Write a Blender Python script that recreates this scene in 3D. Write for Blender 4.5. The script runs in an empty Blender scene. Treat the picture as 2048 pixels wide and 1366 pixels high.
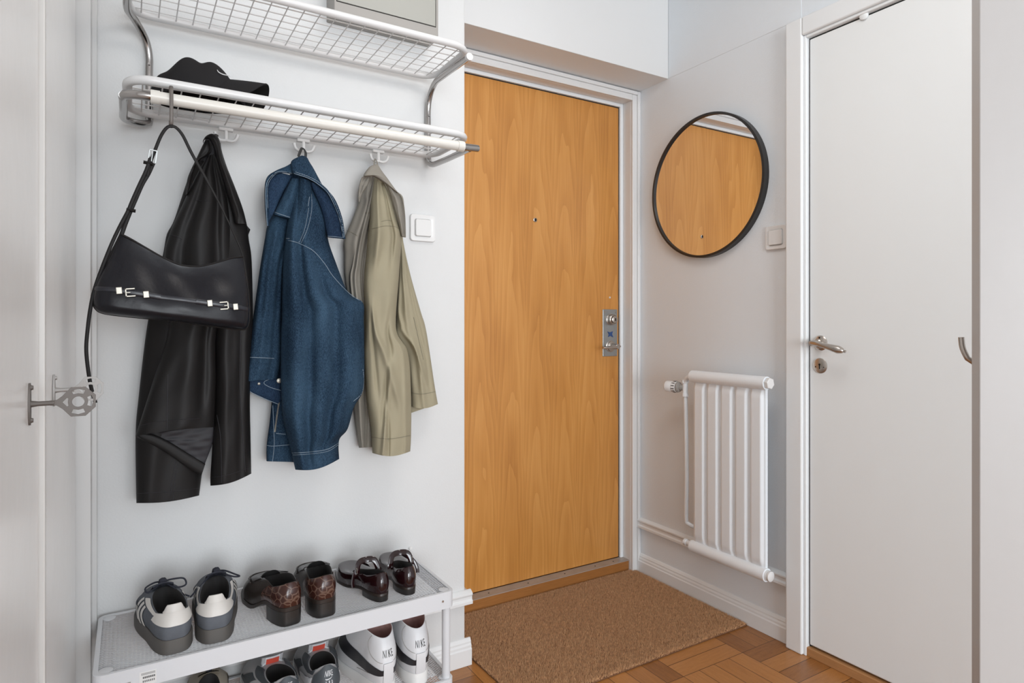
import bpy, bmesh, math, random
import numpy as np
from mathutils import Vector, Matrix
random.seed(7); rng = np.random.default_rng(7)
SC = bpy.context.scene
COL = SC.collection
PI = math.pi

# ------------------------------------------------------------ camera, world, light, exposure
FPX, CAMZ, HOR = 1262.0, 1.09, 645.0          # focal length in px (2048 wide), eye height, horizon row
YAW = math.atan(764 / FPX)
SY, CY = math.sin(YAW), math.cos(YAW)
cam_d = bpy.data.cameras.new('camera'); cam = bpy.data.objects.new('camera', cam_d); COL.objects.link(cam)
cam.location = (0, 0, CAMZ); cam.rotation_euler = (PI/2, 0, -YAW)
cam_d.sensor_width = 36; cam_d.lens = 36 * FPX / 2048; cam_d.shift_y = -(683 - HOR) / 2048
cam_d.clip_start = 0.02
SC.camera = cam
SC.view_settings.view_transform = 'Standard'; SC.view_settings.look = 'None'
SC.view_settings.gamma = 1; SC.view_settings.use_curve_mapping = False
SC.view_settings.exposure = 0.08

world = bpy.data.worlds.new('world'); SC.world = world; world.use_nodes = True
bg = world.node_tree.nodes['Background']; bg.inputs[0].default_value = (0.93, 0.96, 1.0, 1); bg.inputs[1].default_value = 1.75

def area(name, loc, rot, sx, sy, power, col=(1, 1, 1)):
    d = bpy.data.lights.new(name, 'AREA'); d.shape = 'RECTANGLE'; d.size = sx; d.size_y = sy; d.energy = power; d.color = col
    o = bpy.data.objects.new(name, d); COL.objects.link(o); o.location = loc; o.rotation_euler = rot; return o
area('rear_left_fill', (-0.7, -5.6, 1.30), (math.radians(90), 0, math.radians(-14)), 3.4, 2.1, 262, (0.90, 0.955, 1.0))  # unseen fill added behind the camera at left to brighten the right wall
area('side_window_light', (1.9, -4.2, 1.5), (math.radians(88), 0, math.radians(10)), 1.2, 1.9, 25, (0.90, 0.955, 1.0))
area('ceiling_bounce_fill', (0.9, 0.75, 2.46), (0, 0, 0), 0.7, 0.7, 9, (1.0, 0.96, 0.92))  # added overhead fill, stands in for light bounced off the ceiling

# ------------------------------------------------------------ unproject a picture point on a plane of the room
def ab(px):
    t = (px - 1024) / FPX
    return SY + CY * t, CY - SY * t
def onY(px, py, Y):
    a, b = ab(px); d = Y / b
    return Vector((a * d, Y, CAMZ - (py - HOR) * d / FPX))
def onX(px, py, X):
    a, b = ab(px); d = X / a
    return Vector((X, b * d, CAMZ - (py - HOR) * d / FPX))
def onZ(px, py, Z):
    d = (CAMZ - Z) * FPX / (py - HOR); a, b = ab(px)
    return Vector((a * d, b * d, Z))

# ------------------------------------------------------------ materials
def mat(name, col, rough=0.5, metal=0.0, spec=0.5, noise=None, bump=None, coat=0.0, var=0.0, vscale=8.0, var_stretch=(1,1,1)):
    m = bpy.data.materials.new(name); m.use_nodes = True
    nt = m.node_tree; N = nt.nodes; L = nt.links; b = N['Principled BSDF']
    b.inputs['Base Color'].default_value = (*col, 1); b.inputs['Roughness'].default_value = rough
    b.inputs['Metallic'].default_value = metal; b.inputs['Specular IOR Level'].default_value = spec
    b.inputs['Coat Weight'].default_value = coat
    tc = N.new('ShaderNodeTexCoord')
    if var > 0:
        mp = N.new('ShaderNodeMapping'); mp.inputs['Scale'].default_value = var_stretch
        L.new(tc.outputs['Object'], mp.inputs['Vector'])
        n = N.new('ShaderNodeTexNoise'); n.inputs['Scale'].default_value = vscale; n.inputs['Detail'].default_value = 4
        L.new(mp.outputs[0], n.inputs['Vector'])
        mx = N.new('ShaderNodeMix'); mx.data_type = 'RGBA'
        mx.inputs['A'].default_value = (*[c * (1 - var) for c in col], 1); mx.inputs['B'].default_value = (*[min(1, c * (1 + var)) for c in col], 1)
        L.new(n.outputs['Fac'], mx.inputs['Factor']); L.new(mx.outputs['Result'], b.inputs['Base Color'])
    if bump:                                       # (scale, strength, distance)
        n2 = N.new('ShaderNodeTexNoise'); n2.inputs['Scale'].default_value = bump[0]; n2.inputs['Detail'].default_value = 3
        L.new(tc.outputs['Object'], n2.inputs['Vector'])
        bp = N.new('ShaderNodeBump'); bp.inputs['Strength'].default_value = bump[1]; bp.inputs['Distance'].default_value = bump[2]
        L.new(n2.outputs['Fac'], bp.inputs['Height']); L.new(bp.outputs[0], b.inputs['Normal'])
    return m

def nodes(name, rough=0.5, **k):
    m = mat(name, (0.5, 0.5, 0.5), rough, **k)
    return m, m.node_tree, m.node_tree.nodes['Principled BSDF']
def mth(nt, op, a, b=None, c=None):
    n = nt.nodes.new('ShaderNodeMath'); n.operation = op
    for i, v in enumerate((a, b, c)):
        if v is None: continue
        if isinstance(v, (int, float)): n.inputs[i].default_value = v
        else: nt.links.new(v, n.inputs[i])
    return n.outputs[0]
def ramp(nt, fac, stops):
    n = nt.nodes.new('ShaderNodeValToRGB'); e = n.color_ramp.elements
    while len(e) < len(stops): e.new(0.5)
    for i, (p, c) in enumerate(stops): e[i].position = p; e[i].color = (*c, 1)
    nt.links.new(fac, n.inputs[0]); return n.outputs[0]

def wood_door():
    m, nt, b = nodes('birch_veneer', 0.38)
    tc = nt.nodes.new('ShaderNodeTexCoord'); s = nt.nodes.new('ShaderNodeSeparateXYZ'); nt.links.new(tc.outputs['Object'], s.inputs[0])
    nz = nt.nodes.new('ShaderNodeTexNoise'); nz.inputs['Scale'].default_value = 1.3; nz.inputs['Detail'].default_value = 3
    mp = nt.nodes.new('ShaderNodeMapping'); mp.inputs['Scale'].default_value = (5, 5, 1.0); nt.links.new(tc.outputs['Object'], mp.inputs[0]); nt.links.new(mp.outputs[0], nz.inputs['Vector'])
    X, Z = s.outputs['X'], s.outputs['Z']
    cell = mth(nt, 'PINGPONG', mth(nt, 'ADD', X, mth(nt, 'MULTIPLY', nz.outputs['Fac'], 0.05)), 0.066)
    arch = mth(nt, 'POWER', mth(nt, 'MULTIPLY', cell, 15.0), 2.0)
    f = mth(nt, 'ADD', mth(nt, 'MULTIPLY', Z, 0.9), mth(nt, 'ADD', arch, mth(nt, 'MULTIPLY', nz.outputs['Fac'], 1.7)))
    w = mth(nt, 'FRACT', mth(nt, 'MULTIPLY', f, 2.6))
    fine = nt.nodes.new('ShaderNodeTexNoise'); fine.inputs['Scale'].default_value = 9; fine.inputs['Detail'].default_value = 6
    mp2 = nt.nodes.new('ShaderNodeMapping'); mp2.inputs['Scale'].default_value = (22, 22, 0.7); nt.links.new(tc.outputs['Object'], mp2.inputs[0]); nt.links.new(mp2.outputs[0], fine.inputs['Vector'])
    big = nt.nodes.new('ShaderNodeTexNoise'); big.inputs['Scale'].default_value = 2.2
    nt.links.new(mp.outputs[0], big.inputs['Vector'])
    v = mth(nt, 'ADD', mth(nt, 'MULTIPLY', w, 0.17), mth(nt, 'ADD', mth(nt, 'MULTIPLY', fine.outputs['Fac'], 0.30), mth(nt, 'MULTIPLY', big.outputs['Fac'], 0.50)))
    c = ramp(nt, v, [(0.25, (0.44, 0.180, 0.036)), (0.48, (0.56, 0.250, 0.058)), (0.72, (0.66, 0.325, 0.092))])
    nt.links.new(c, b.inputs['Base Color'])
    return m

def parquet():
    m, nt, b = nodes('oak_parquet', 0.33)
    tc = nt.nodes.new('ShaderNodeTexCoord'); s = nt.nodes.new('ShaderNodeSeparateXYZ'); nt.links.new(tc.outputs['Object'], s.inputs[0])
    X, Y = mth(nt, 'ADD', s.outputs['X'], 20.03), mth(nt, 'ADD', s.outputs['Y'], 20.10)
    B = 0.272; n = 4
    cx = mth(nt, 'FLOOR', mth(nt, 'DIVIDE', X, B)); cy = mth(nt, 'FLOOR', mth(nt, 'DIVIDE', Y, B))
    par = mth(nt, 'MODULO', mth(nt, 'ADD', cx, cy), 2.0)
    fx = mth(nt, 'FRACT', mth(nt, 'DIVIDE', X, B)); fy = mth(nt, 'FRACT', mth(nt, 'DIVIDE', Y, B))
    inv = mth(nt, 'SUBTRACT', 1.0, par)
    def mixp(p, q): return mth(nt, 'ADD', mth(nt, 'MULTIPLY', p, par), mth(nt, 'MULTIPLY', q, inv))
    across = mixp(fx, fy); along = mixp(fy, fx)
    k = mth(nt, 'MULTIPLY', across, float(n)); strip = mth(nt, 'FLOOR', k); kf = mth(nt, 'FRACT', k)
    idv = mth(nt, 'ADD', mth(nt, 'MULTIPLY', cx, 17.3), mth(nt, 'ADD', mth(nt, 'MULTIPLY', cy, 7.7), mth(nt, 'MULTIPLY', strip, 3.1)))
    wn = nt.nodes.new('ShaderNodeTexWhiteNoise'); wn.noise_dimensions = '1D'; nt.links.new(idv, wn.inputs['W'])
    comb = nt.nodes.new('ShaderNodeCombineXYZ')
    nt.links.new(mth(nt, 'MULTIPLY', across, 16.0), comb.inputs[0]); nt.links.new(mth(nt, 'MULTIPLY', along, 1.6), comb.inputs[1]); nt.links.new(idv, comb.inputs[2])
    g = nt.nodes.new('ShaderNodeTexNoise'); g.inputs['Scale'].default_value = 2.2; g.inputs['Detail'].default_value = 5; nt.links.new(comb.outputs[0], g.inputs['Vector'])
    g2 = mth(nt, 'FRACT', mth(nt, 'MULTIPLY', g.outputs['Fac'], 9.0))
    v = mth(nt, 'ADD', mth(nt, 'MULTIPLY', wn.outputs['Value'], 0.42), mth(nt, 'ADD', mth(nt, 'MULTIPLY', g.outputs['Fac'], 0.4), mth(nt, 'MULTIPLY', g2, 0.14)))
    c = ramp(nt, v, [(0.15, (0.21, 0.080, 0.022)), (0.5, (0.38, 0.160, 0.045)), (0.9, (0.54, 0.245, 0.078))])
    e1 = mth(nt, 'MINIMUM', kf, mth(nt, 'SUBTRACT', 1.0, kf)); e2 = mth(nt, 'MULTIPLY', mth(nt, 'MINIMUM', along, mth(nt, 'SUBTRACT', 1.0, along)), float(n))
    gap = mth(nt, 'GREATER_THAN', mth(nt, 'MINIMUM', e1, e2), 0.014)
    mx = nt.nodes.new('ShaderNodeMix'); mx.data_type = 'RGBA'; mx.inputs['A'].default_value = (0.05, 0.018, 0.006, 1)
    nt.links.new(gap, mx.inputs['Factor']); nt.links.new(c, mx.inputs['B']); nt.links.new(mx.outputs['Result'], b.inputs['Base Color'])
    return m

def wallpaper(name, col, strength=0.25):
    m, nt, b = nodes(name, 0.55)
    b.inputs['Base Color'].default_value = (*col, 1)
    tc = nt.nodes.new('ShaderNodeTexCoord')
    mp = nt.nodes.new('ShaderNodeMapping'); mp.inputs['Rotation'].default_value = (0.5, 0.6, 0.5); mp.inputs['Scale'].default_value = (1, 1, 1)
    nt.links.new(tc.outputs['Object'], mp.inputs[0])
    v = nt.nodes.new('ShaderNodeTexNoise'); v.inputs['Scale'].default_value = 210; v.inputs['Detail'].default_value = 1
    n = nt.nodes.new('ShaderNodeTexNoise'); n.inputs['Scale'].default_value = 9; n.inputs['Detail'].default_value = 3
    nt.links.new(mp.outputs[0], v.inputs['Vector']); nt.links.new(tc.outputs['Object'], n.inputs['Vector'])
    h = mth(nt, 'ADD', v.outputs['Fac'], mth(nt, 'MULTIPLY', n.outputs['Fac'], 2.5))
    bp = nt.nodes.new('ShaderNodeBump'); bp.inputs['Strength'].default_value = strength; bp.inputs['Distance'].default_value = 0.0012
    nt.links.new(h, bp.inputs['Height']); nt.links.new(bp.outputs[0], b.inputs['Normal'])
    return m

def denim(name, a, c, warp=700):
    m, nt, b = nodes(name, 0.85)
    b.inputs['Specular IOR Level'].default_value = 0.15
    tc = nt.nodes.new('ShaderNodeTexCoord')
    mp = nt.nodes.new('ShaderNodeMapping'); mp.inputs['Scale'].default_value = (1, 1, 0.35); nt.links.new(tc.outputs['Object'], mp.inputs[0])
    n = nt.nodes.new('ShaderNodeTexNoise'); n.inputs['Scale'].default_value = warp; n.inputs['Detail'].default_value = 2; nt.links.new(mp.outputs[0], n.inputs['Vector'])
    n2 = nt.nodes.new('ShaderNodeTexNoise'); n2.inputs['Scale'].default_value = 14; n2.inputs['Detail'].default_value = 5; nt.links.new(mp.outputs[0], n2.inputs['Vector'])
    v = mth(nt, 'ADD', mth(nt, 'MULTIPLY', n.outputs['Fac'], 0.55), mth(nt, 'MULTIPLY', n2.outputs['Fac'], 0.5))
    col = ramp(nt, v, [(0.38, a), (0.70, c)])
    nt.links.new(col, b.inputs['Base Color'])
    bp = nt.nodes.new('ShaderNodeBump'); bp.inputs['Strength'].default_value = 0.35; bp.inputs['Distance'].default_value = 0.001
    nt.links.new(n.outputs['Fac'], bp.inputs['Height']); nt.links.new(bp.outputs[0], b.inputs['Normal'])
    return m

def croc():
    m, nt, b = nodes('brown_croc_leather', 0.22)
    tc = nt.nodes.new('ShaderNodeTexCoord')
    v = nt.nodes.new('ShaderNodeTexVoronoi'); v.feature = 'DISTANCE_TO_EDGE'; v.inputs['Scale'].default_value = 44; v.inputs['Randomness'].default_value = 0.75
    mp = nt.nodes.new('ShaderNodeMapping'); mp.inputs['Scale'].default_value = (1, 1, 1.15)
    nt.links.new(tc.outputs['Object'], mp.inputs[0]); nt.links.new(mp.outputs[0], v.inputs['Vector'])
    col = ramp(nt, v.outputs['Distance'], [(0.0, (0.16, 0.10, 0.075)), (0.025, (0.10, 0.055, 0.04)), (0.06, (0.042, 0.014, 0.010))])
    nt.links.new(col, b.inputs['Base Color'])
    bp = nt.nodes.new('ShaderNodeBump'); bp.inputs['Strength'].default_value = 0.5; bp.inputs['Distance'].default_value = 0.002
    nt.links.new(mth(nt, 'MINIMUM', v.outputs['Distance'], 0.15), bp.inputs['Height']); nt.links.new(bp.outputs[0], b.inputs['Normal'])
    return m

M = {
 'wall_coats': wallpaper('white_wallpaper', (0.665, 0.672, 0.672)),
 'wall_right': wallpaper('grey_white_wallpaper', (0.765, 0.805, 0.84), 0.35),
 'paint': mat('white_wall_paint', (0.70, 0.705, 0.705), 0.6, bump=(30, 0.15, 0.002)),
 'soffit': mat('grey_white_wall_paint', (0.80, 0.83, 0.85), 0.6, bump=(60, 0.2, 0.002)),
 'trim': mat('white_trim_paint', (0.76, 0.765, 0.765), 0.28, bump=(40, 0.05, 0.002)),
 'trim_r': mat('off_white_trim_paint', (0.80, 0.82, 0.83), 0.32, bump=(40, 0.06, 0.002)),
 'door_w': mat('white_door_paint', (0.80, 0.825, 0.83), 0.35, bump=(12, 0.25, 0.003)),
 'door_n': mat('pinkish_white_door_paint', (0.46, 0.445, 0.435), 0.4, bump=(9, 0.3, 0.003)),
 'gloss': mat('gloss_white_cabinet_paint', (0.90, 0.90, 0.895), 0.22, bump=(7, 0.25, 0.004)),
 'gloss2': mat('warm_white_strip_paint', (0.72, 0.71, 0.69), 0.3),
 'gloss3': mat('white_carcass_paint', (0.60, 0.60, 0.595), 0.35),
 'wood': wood_door(), 'floor': parquet(),
 'thresh': mat('oak_threshold', (0.34, 0.14, 0.038), 0.4, var=0.3, vscale=14, var_stretch=(1, 14, 14)),
 'thresh2': mat('pale_oak_threshold', (0.42, 0.21, 0.085), 0.45, var=0.25, vscale=14, var_stretch=(14, 1, 14)),
 'alu': mat('scuffed_aluminium', (0.42, 0.37, 0.33), 0.45, 0.2, var=0.2, vscale=20),
 'chrome': mat('worn_chrome', (0.40, 0.385, 0.375), 0.16, 1.0),
 'nickel': mat('dull_nickel', (0.50, 0.46, 0.42), 0.28, 1.0, bump=(90, 0.08, 0.001)),
 'bronze': mat('tarnished_metal', (0.13, 0.115, 0.105), 0.5, 0.25),
 'belt': mat('glossy_belt_leather', (0.012, 0.013, 0.019), 0.34),
 'plate': mat('stainless_plate', (0.36, 0.375, 0.375), 0.34, 0.8),
 'palenickel': mat('pale_brushed_metal', (0.36, 0.35, 0.34), 0.5, 0.3),
 'dark': mat('dark_gap', (0.015, 0.013, 0.012), 0.8),
 'white_metal': mat('white_powder_coat', (0.67, 0.67, 0.67), 0.3),
 'rackwhite': mat('white_shoe_rack_paint', (0.65, 0.665, 0.69), 0.35),
 'ivory': mat('ivory_plastic_sleeve', (0.68, 0.665, 0.62), 0.3),
 'plastic': mat('white_plastic', (0.74, 0.74, 0.735), 0.25),
 'radiator': mat('radiator_enamel', (0.84, 0.885, 0.925), 0.28, bump=(22, 0.12, 0.002)),
 'box_grey': mat('grey_cabinet_enamel', (0.31, 0.295, 0.275), 0.4),
 'box_front': mat('pale_grey_cabinet_door', (0.32, 0.32, 0.29), 0.35),
 'mframe': mat('black_mirror_frame', (0.018, 0.016, 0.015), 0.4),
 'mirror': mat('mirror_glass', (0.90, 0.90, 0.90), 0.01, 1.0),
 'coir': mat('coir_fibre', (0.77, 0.415, 0.220), 0.9, var=0.5, vscale=90),
 'coir_base': mat('mat_rubber_base', (0.16, 0.075, 0.035), 0.9),
 'rubber': mat('black_rubber', (0.02, 0.02, 0.02), 0.7),
 'leather': mat('black_leather', (0.010, 0.009, 0.009), 0.52, spec=0.22, bump=(260, 0.08, 0.001)),
 'lining': mat('dark_lining', (0.010, 0.009, 0.013), 0.6),
 'bagleather': mat('glossy_black_leather', (0.008, 0.008, 0.011), 0.33, spec=0.26, bump=(170, 0.18, 0.0012)),
 'pale_metal': mat('pale_gold_metal', (0.42, 0.40, 0.35), 0.42, 0.6),
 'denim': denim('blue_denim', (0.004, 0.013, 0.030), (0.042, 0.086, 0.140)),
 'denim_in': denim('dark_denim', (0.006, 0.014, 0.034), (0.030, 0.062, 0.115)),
 'stitch': mat('pale_blue_stitching', (0.20, 0.26, 0.32), 0.8),
 'stitch_k': mat('khaki_stitching', (0.20, 0.18, 0.13), 0.8),
 'khaki': mat('khaki_cotton', (0.330, 0.295, 0.205), 0.75, spec=0.25, var=0.12, vscale=9, bump=(60, 0.25, 0.002)),
 'khaki_g': mat('grey_khaki_cotton', (0.270, 0.250, 0.215), 0.75, spec=0.25, var=0.12, vscale=9, bump=(60, 0.2, 0.002)),
 'capcloth': mat('black_cap_cotton', (0.016, 0.015, 0.016), 0.85, spec=0.2, bump=(500, 0.2, 0.0006)),
 'capin': mat('black_cap_underside', (0.006, 0.006, 0.006), 0.9),
 'thread': mat('white_thread', (0.75, 0.75, 0.75), 0.7),
 'suede': mat('blue_grey_suede', (0.120, 0.130, 0.148), 0.92, spec=0.1, var=0.25, vscale=40, bump=(300, 0.2, 0.001)),
 'offwhite': mat('off_white_leather', (0.62, 0.60, 0.57), 0.45),
 'gum': mat('dark_grey_gum_sole', (0.080, 0.074, 0.068), 0.65),
 'lace': mat('navy_black_lace', (0.012, 0.014, 0.024), 0.8),
 'shoein': mat('black_shoe_lining', (0.012, 0.011, 0.011), 0.85),
 'croc': croc(),
 'heelblk': mat('black_stacked_heel', (0.020, 0.018, 0.017), 0.3),
 'brownblk': mat('dark_brown_leather', (0.026, 0.019, 0.016), 0.32, spec=0.35, bump=(140, 0.2, 0.001)),
 'patent': mat('oxblood_patent_leather', (0.014, 0.003, 0.004), 0.10, spec=0.4, coat=0.4, bump=(25, 0.12, 0.002)),
 'white_lea': mat('white_sneaker_leather', (0.68, 0.69, 0.71), 0.42, bump=(120, 0.06, 0.001)),
 'white_sole': mat('white_rubber_sole', (0.72, 0.72, 0.71), 0.5),
 'black_lea': mat('black_smooth_leather', (0.02, 0.02, 0.024), 0.4),
 'pinkin': mat('dusty_pink_insole', (0.38, 0.22, 0.20), 0.8, var=0.3, vscale=60),
 'slate': mat('slate_grey_leather', (0.060, 0.070, 0.080), 0.55, bump=(150, 0.1, 0.001)),
 'greymesh': mat('light_grey_mesh_cloth', (0.42, 0.42, 0.43), 0.8, bump=(400, 0.4, 0.001)),
 'red': mat('red_label', (0.60, 0.075, 0.045), 0.6, var=0.2, vscale=300),
 'beige': mat('beige_suede', (0.36, 0.32, 0.26), 0.85, bump=(200, 0.2, 0.001)),
 'ink': mat('black_print', (0.015, 0.015, 0.015), 0.6),
 'printgrey': mat('grey_print', (0.12, 0.12, 0.12), 0.6),
 'bluefoil': mat('blue_metal_emblem', (0.04, 0.09, 0.25), 0.3, 0.4),
}

# ------------------------------------------------------------ geometry collector
class G:
    def __init__(s): s.v = []; s.f = []; s.m = []
    def add(s, vs, fs, mi=0):
        o = len(s.v); s.v += [tuple(p) for p in vs]; s.f += [tuple(i + o for i in q) for q in fs]; s.m += [mi] * len(fs); return s
    def box(s, x0, x1, y0, y1, z0, z1, mi=0):
        vs = [(x, y, z) for x in (x0, x1) for y in (y0, y1) for z in (z0, z1)]
        return s.add(vs, [(0, 1, 3, 2), (4, 6, 7, 5), (0, 4, 5, 1), (2, 3, 7, 6), (0, 2, 6, 4), (1, 5, 7, 3)], mi)
    def obox(s, o, ax, ay, az, mi=0):                # box from a corner and three edge vectors
        o, ax, ay, az = map(Vector, (o, ax, ay, az))
        vs = [o + ax * i + ay * j + az * k for i in (0, 1) for j in (0, 1) for k in (0, 1)]
        return s.add(vs, [(0, 1, 3, 2), (4, 6, 7, 5), (0, 4, 5, 1), (2, 3, 7, 6), (0, 2, 6, 4), (1, 5, 7, 3)], mi)
    def tube(s, pts, r, n=12, closed=False, mi=0, flat=None, caps=True):
        pts = [Vector(p) for p in pts]; k = len(pts)
        rs = r if isinstance(r, (list, tuple)) else [r] * k
        up = None; vs = []
        for i, p in enumerate(pts):
            if closed: t = pts[(i + 1) % k] - pts[i - 1]
            else: t = pts[min(i + 1, k - 1)] - pts[max(i - 1, 0)]
            t = t.normalized() if t.length > 1e-9 else Vector((0, 0, 1))
            if up is None:
                up = Vector(flat) if flat else (Vector((0, 0, 1)) if abs(t.z) < 0.9 else Vector((0, 1, 0)))
                up = (up - t * up.dot(t)).normalized()
            else: up = (up - t * up.dot(t)); up = up.normalized() if up.length > 1e-6 else t.orthogonal().normalized()
            sd = t.cross(up)
            for j in range(n):
                a = 2 * PI * j / n
                if isinstance(rs[i], (tuple, list)): ra, rb = rs[i]
                else: ra = rb = rs[i]
                vs.append(p + sd * (ra * math.cos(a)) + up * (rb * math.sin(a)))
        fs = []
        for i in range(k if closed else k - 1):
            i2 = (i + 1) % k
            for j in range(n):
                j2 = (j + 1) % n
                fs.append((i * n + j, i * n + j2, i2 * n + j2, i2 * n + j))
        if not closed and caps: fs += [tuple(range(n))[::-1], tuple((k - 1) * n + j for j in range(n))]
        return s.add(vs, fs, mi)
    def lathe(s, prof, o, axis, n=28, mi=0):         # prof: (radius, distance along axis)
        o = Vector(o); ax = Vector(axis).normalized(); e1 = ax.orthogonal().normalized(); e2 = ax.cross(e1)
        vs = []; fs = []
        for r, h in prof:
            for j in range(n):
                a = 2 * PI * j / n; vs.append(o + ax * h + (e1 * math.cos(a) + e2 * math.sin(a)) * r)
        for i in range(len(prof) - 1):
            for j in range(n):
                j2 = (j + 1) % n; fs.append((i * n + j, i * n + j2, (i + 1) * n + j2, (i + 1) * n + j))
        fs += [tuple(range(n))[::-1], tuple((len(prof) - 1) * n + j for j in range(n))]
        return s.add(vs, fs, mi)
    def grid(s, P, closed_u=False, mi=0):            # P[i][j]
        r, c = len(P), len(P[0]); vs = [p for row in P for p in row]; fs = []
        for i in range(r - 1):
            for j in range(c if closed_u else c - 1):
                j2 = (j + 1) % c
                fs.append((i * c + j, i * c + j2, (i + 1) * c + j2, (i + 1) * c + j))
        return s.add(vs, fs, mi)
    def prism(s, poly, d, mi=0):                     # planar polygon extruded by vector d
        poly = [Vector(p) for p in poly]; n = len(poly); d = Vector(d)
        vs = poly + [p + d for p in poly]
        fs = [tuple(range(n)), tuple(range(2 * n - 1, n - 1, -1))] + [(i, (i + 1) % n, n + (i + 1) % n, n + i) for i in range(n)]
        return s.add(vs, fs, mi)
    def build(s, name, mats, parent=None, smooth=True, bevel=0, seg=2, sub=0, fixn=True, angle=40):
        me = bpy.data.meshes.new(name); me.from_pydata(s.v, [], s.f); me.update()
        for m_ in (mats if isinstance(mats, (list, tuple)) else [mats]): me.materials.append(M[m_] if isinstance(m_, str) else m_)
        if len(me.materials) > 1: me.polygons.foreach_set('material_index', s.m)
        if fixn:
            bm = bmesh.new(); bm.from_mesh(me); bmesh.ops.recalc_face_normals(bm, faces=bm.faces); bm.to_mesh(me); bm.free()
        if smooth: me.shade_smooth() if hasattr(me, 'shade_smooth') else None
        if smooth and angle: 
            try: me.set_sharp_from_angle(angle=math.radians(angle))
            except Exception: pass
        o = bpy.data.objects.new(name, me); COL.objects.link(o)
        if parent:
            o.parent = parent; o.matrix_parent_inverse = Matrix.Translation(parent.location).inverted() if parent.type == 'EMPTY' or parent.location.length else Matrix()
        if bevel:
            b = o.modifiers.new('bevel', 'BEVEL'); b.width = bevel; b.segments = seg; b.limit_method = 'ANGLE'; b.angle_limit = math.radians(35)
        if sub: o.modifiers.new('sub', 'SUBSURF').levels = sub; o.modifiers['sub'].render_levels = sub
        return o

def thing(name, label, cat, loc=(0, 0, 0), group=None, kind=None):
    o = bpy.data.objects.new(name, None); COL.objects.link(o); o.location = loc; o.empty_display_size = 0.05
    return tag(o, label, cat, group, kind)
def tag(o, label=None, cat=None, group=None, kind=None):
    if label: o['label'] = label
    if cat: o['category'] = cat
    if group: o['group'] = group
    if kind: o['kind'] = kind
    return o
def struct(o, label=None, cat=None): return tag(o, label, cat, kind='structure')
def lerp(a, b, t): return a + (b - a) * t
def smooth(t): t = max(0, min(1, t)); return t * t * (3 - 2 * t)
def catmull(pts, n):
    P = [Vector(p) for p in pts]
    if len(P) == 2: return [P[0].lerp(P[1], i / (n - 1)) for i in range(n)]
    seg = [(P[i + 1] - P[i]).length + 1e-9 for i in range(len(P) - 1)]; tot = sum(seg); out = []
    for k in range(n):
        s = tot * k / (n - 1); i = 0
        while i < len(seg) - 1 and s > seg[i]: s -= seg[i]; i += 1
        t = min(1, s / seg[i]); p0 = P[max(i - 1, 0)]; p1 = P[i]; p2 = P[i + 1]; p3 = P[min(i + 2, len(P) - 1)]
        out.append(0.5 * ((2 * p1) + (p2 - p0) * t + (2 * p0 - 5 * p1 + 4 * p2 - p3) * t * t + (3 * p1 - p0 - 3 * p2 + p3) * t * t * t))
    return out

# ============================================================ THE ROOM
WY, WX, DY = 1.80, 1.915, 2.15           # coats wall plane, right wall plane, entrance door plane
CX = 0.914                               # corner where the coats wall ends
struct(G().box(-0.75, 3.0, -2.6, 2.6, -0.06, 0).build('floor', 'floor', smooth=False), 'brown oak parquet floor in basket-weave blocks', 'floor')
struct(G().box(-0.75, 3.0, -2.6, 2.6, 2.56, 2.62).build('ceiling', 'paint', smooth=False), 'white ceiling above the hallway', 'ceiling')
struct(G().box(-0.75, CX, WY, WY + 0.6, 0, 2.56).build('wall_coats', 'wall_coats', smooth=False, bevel=0.004), 'white wallpapered wall behind the hanging jackets', 'wall')
struct(G().box(-0.75, -0.72, -2.6, WY, 0, 2.56).build('wall_left', 'paint', smooth=False), 'white wall behind the wardrobe', 'wall')
w = G().box(WX, 2.2, 1.335, 2.6, 0, 2.56).box(WX, 2.2, -2.6, 0.60, 0, 2.56).box(WX, 2.2, 0.60, 1.335, 2.05, 2.56).box(2.02, 2.2, 0.60, 1.335, 0, 2.05)
w.box(WX - 0.0012, WX, 1.30, 1.907, 2.104, 2.56)
struct(w.build('wall_right', 'wall_right', smooth=False), 'grey white wallpapered wall with the round mirror', 'wall')
w = G().box(CX, 0.99, 2.16, 2.6, 0, 2.56).box(0.99, WX, 2.16, 2.6, 2.078, 2.56).box(1.86, WX, 2.16, 2.6, 0, 2.05).box(0.99, 1.86, 2.21, 2.6, 0, 2.05)
struct(w.build('wall_entrance', 'soffit', smooth=False), 'grey white wall around the entrance door frame', 'wall')
b_ = G().box(CX, WX, 1.911, 2.17, 2.103, 2.56)
struct(b_.build('wall_over_door', 'soffit', smooth=False), 'white bulkhead above the recessed entrance door', 'wall')
struct(G().box(CX + 0.0002, WX - 0.001, 1.907, 1.911, 2.1025, 2.56).build('wall_bulkhead_face', 'paint', smooth=False, bevel=0.002), 'white painted front of the bulkhead over the entrance', 'wall')

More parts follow.
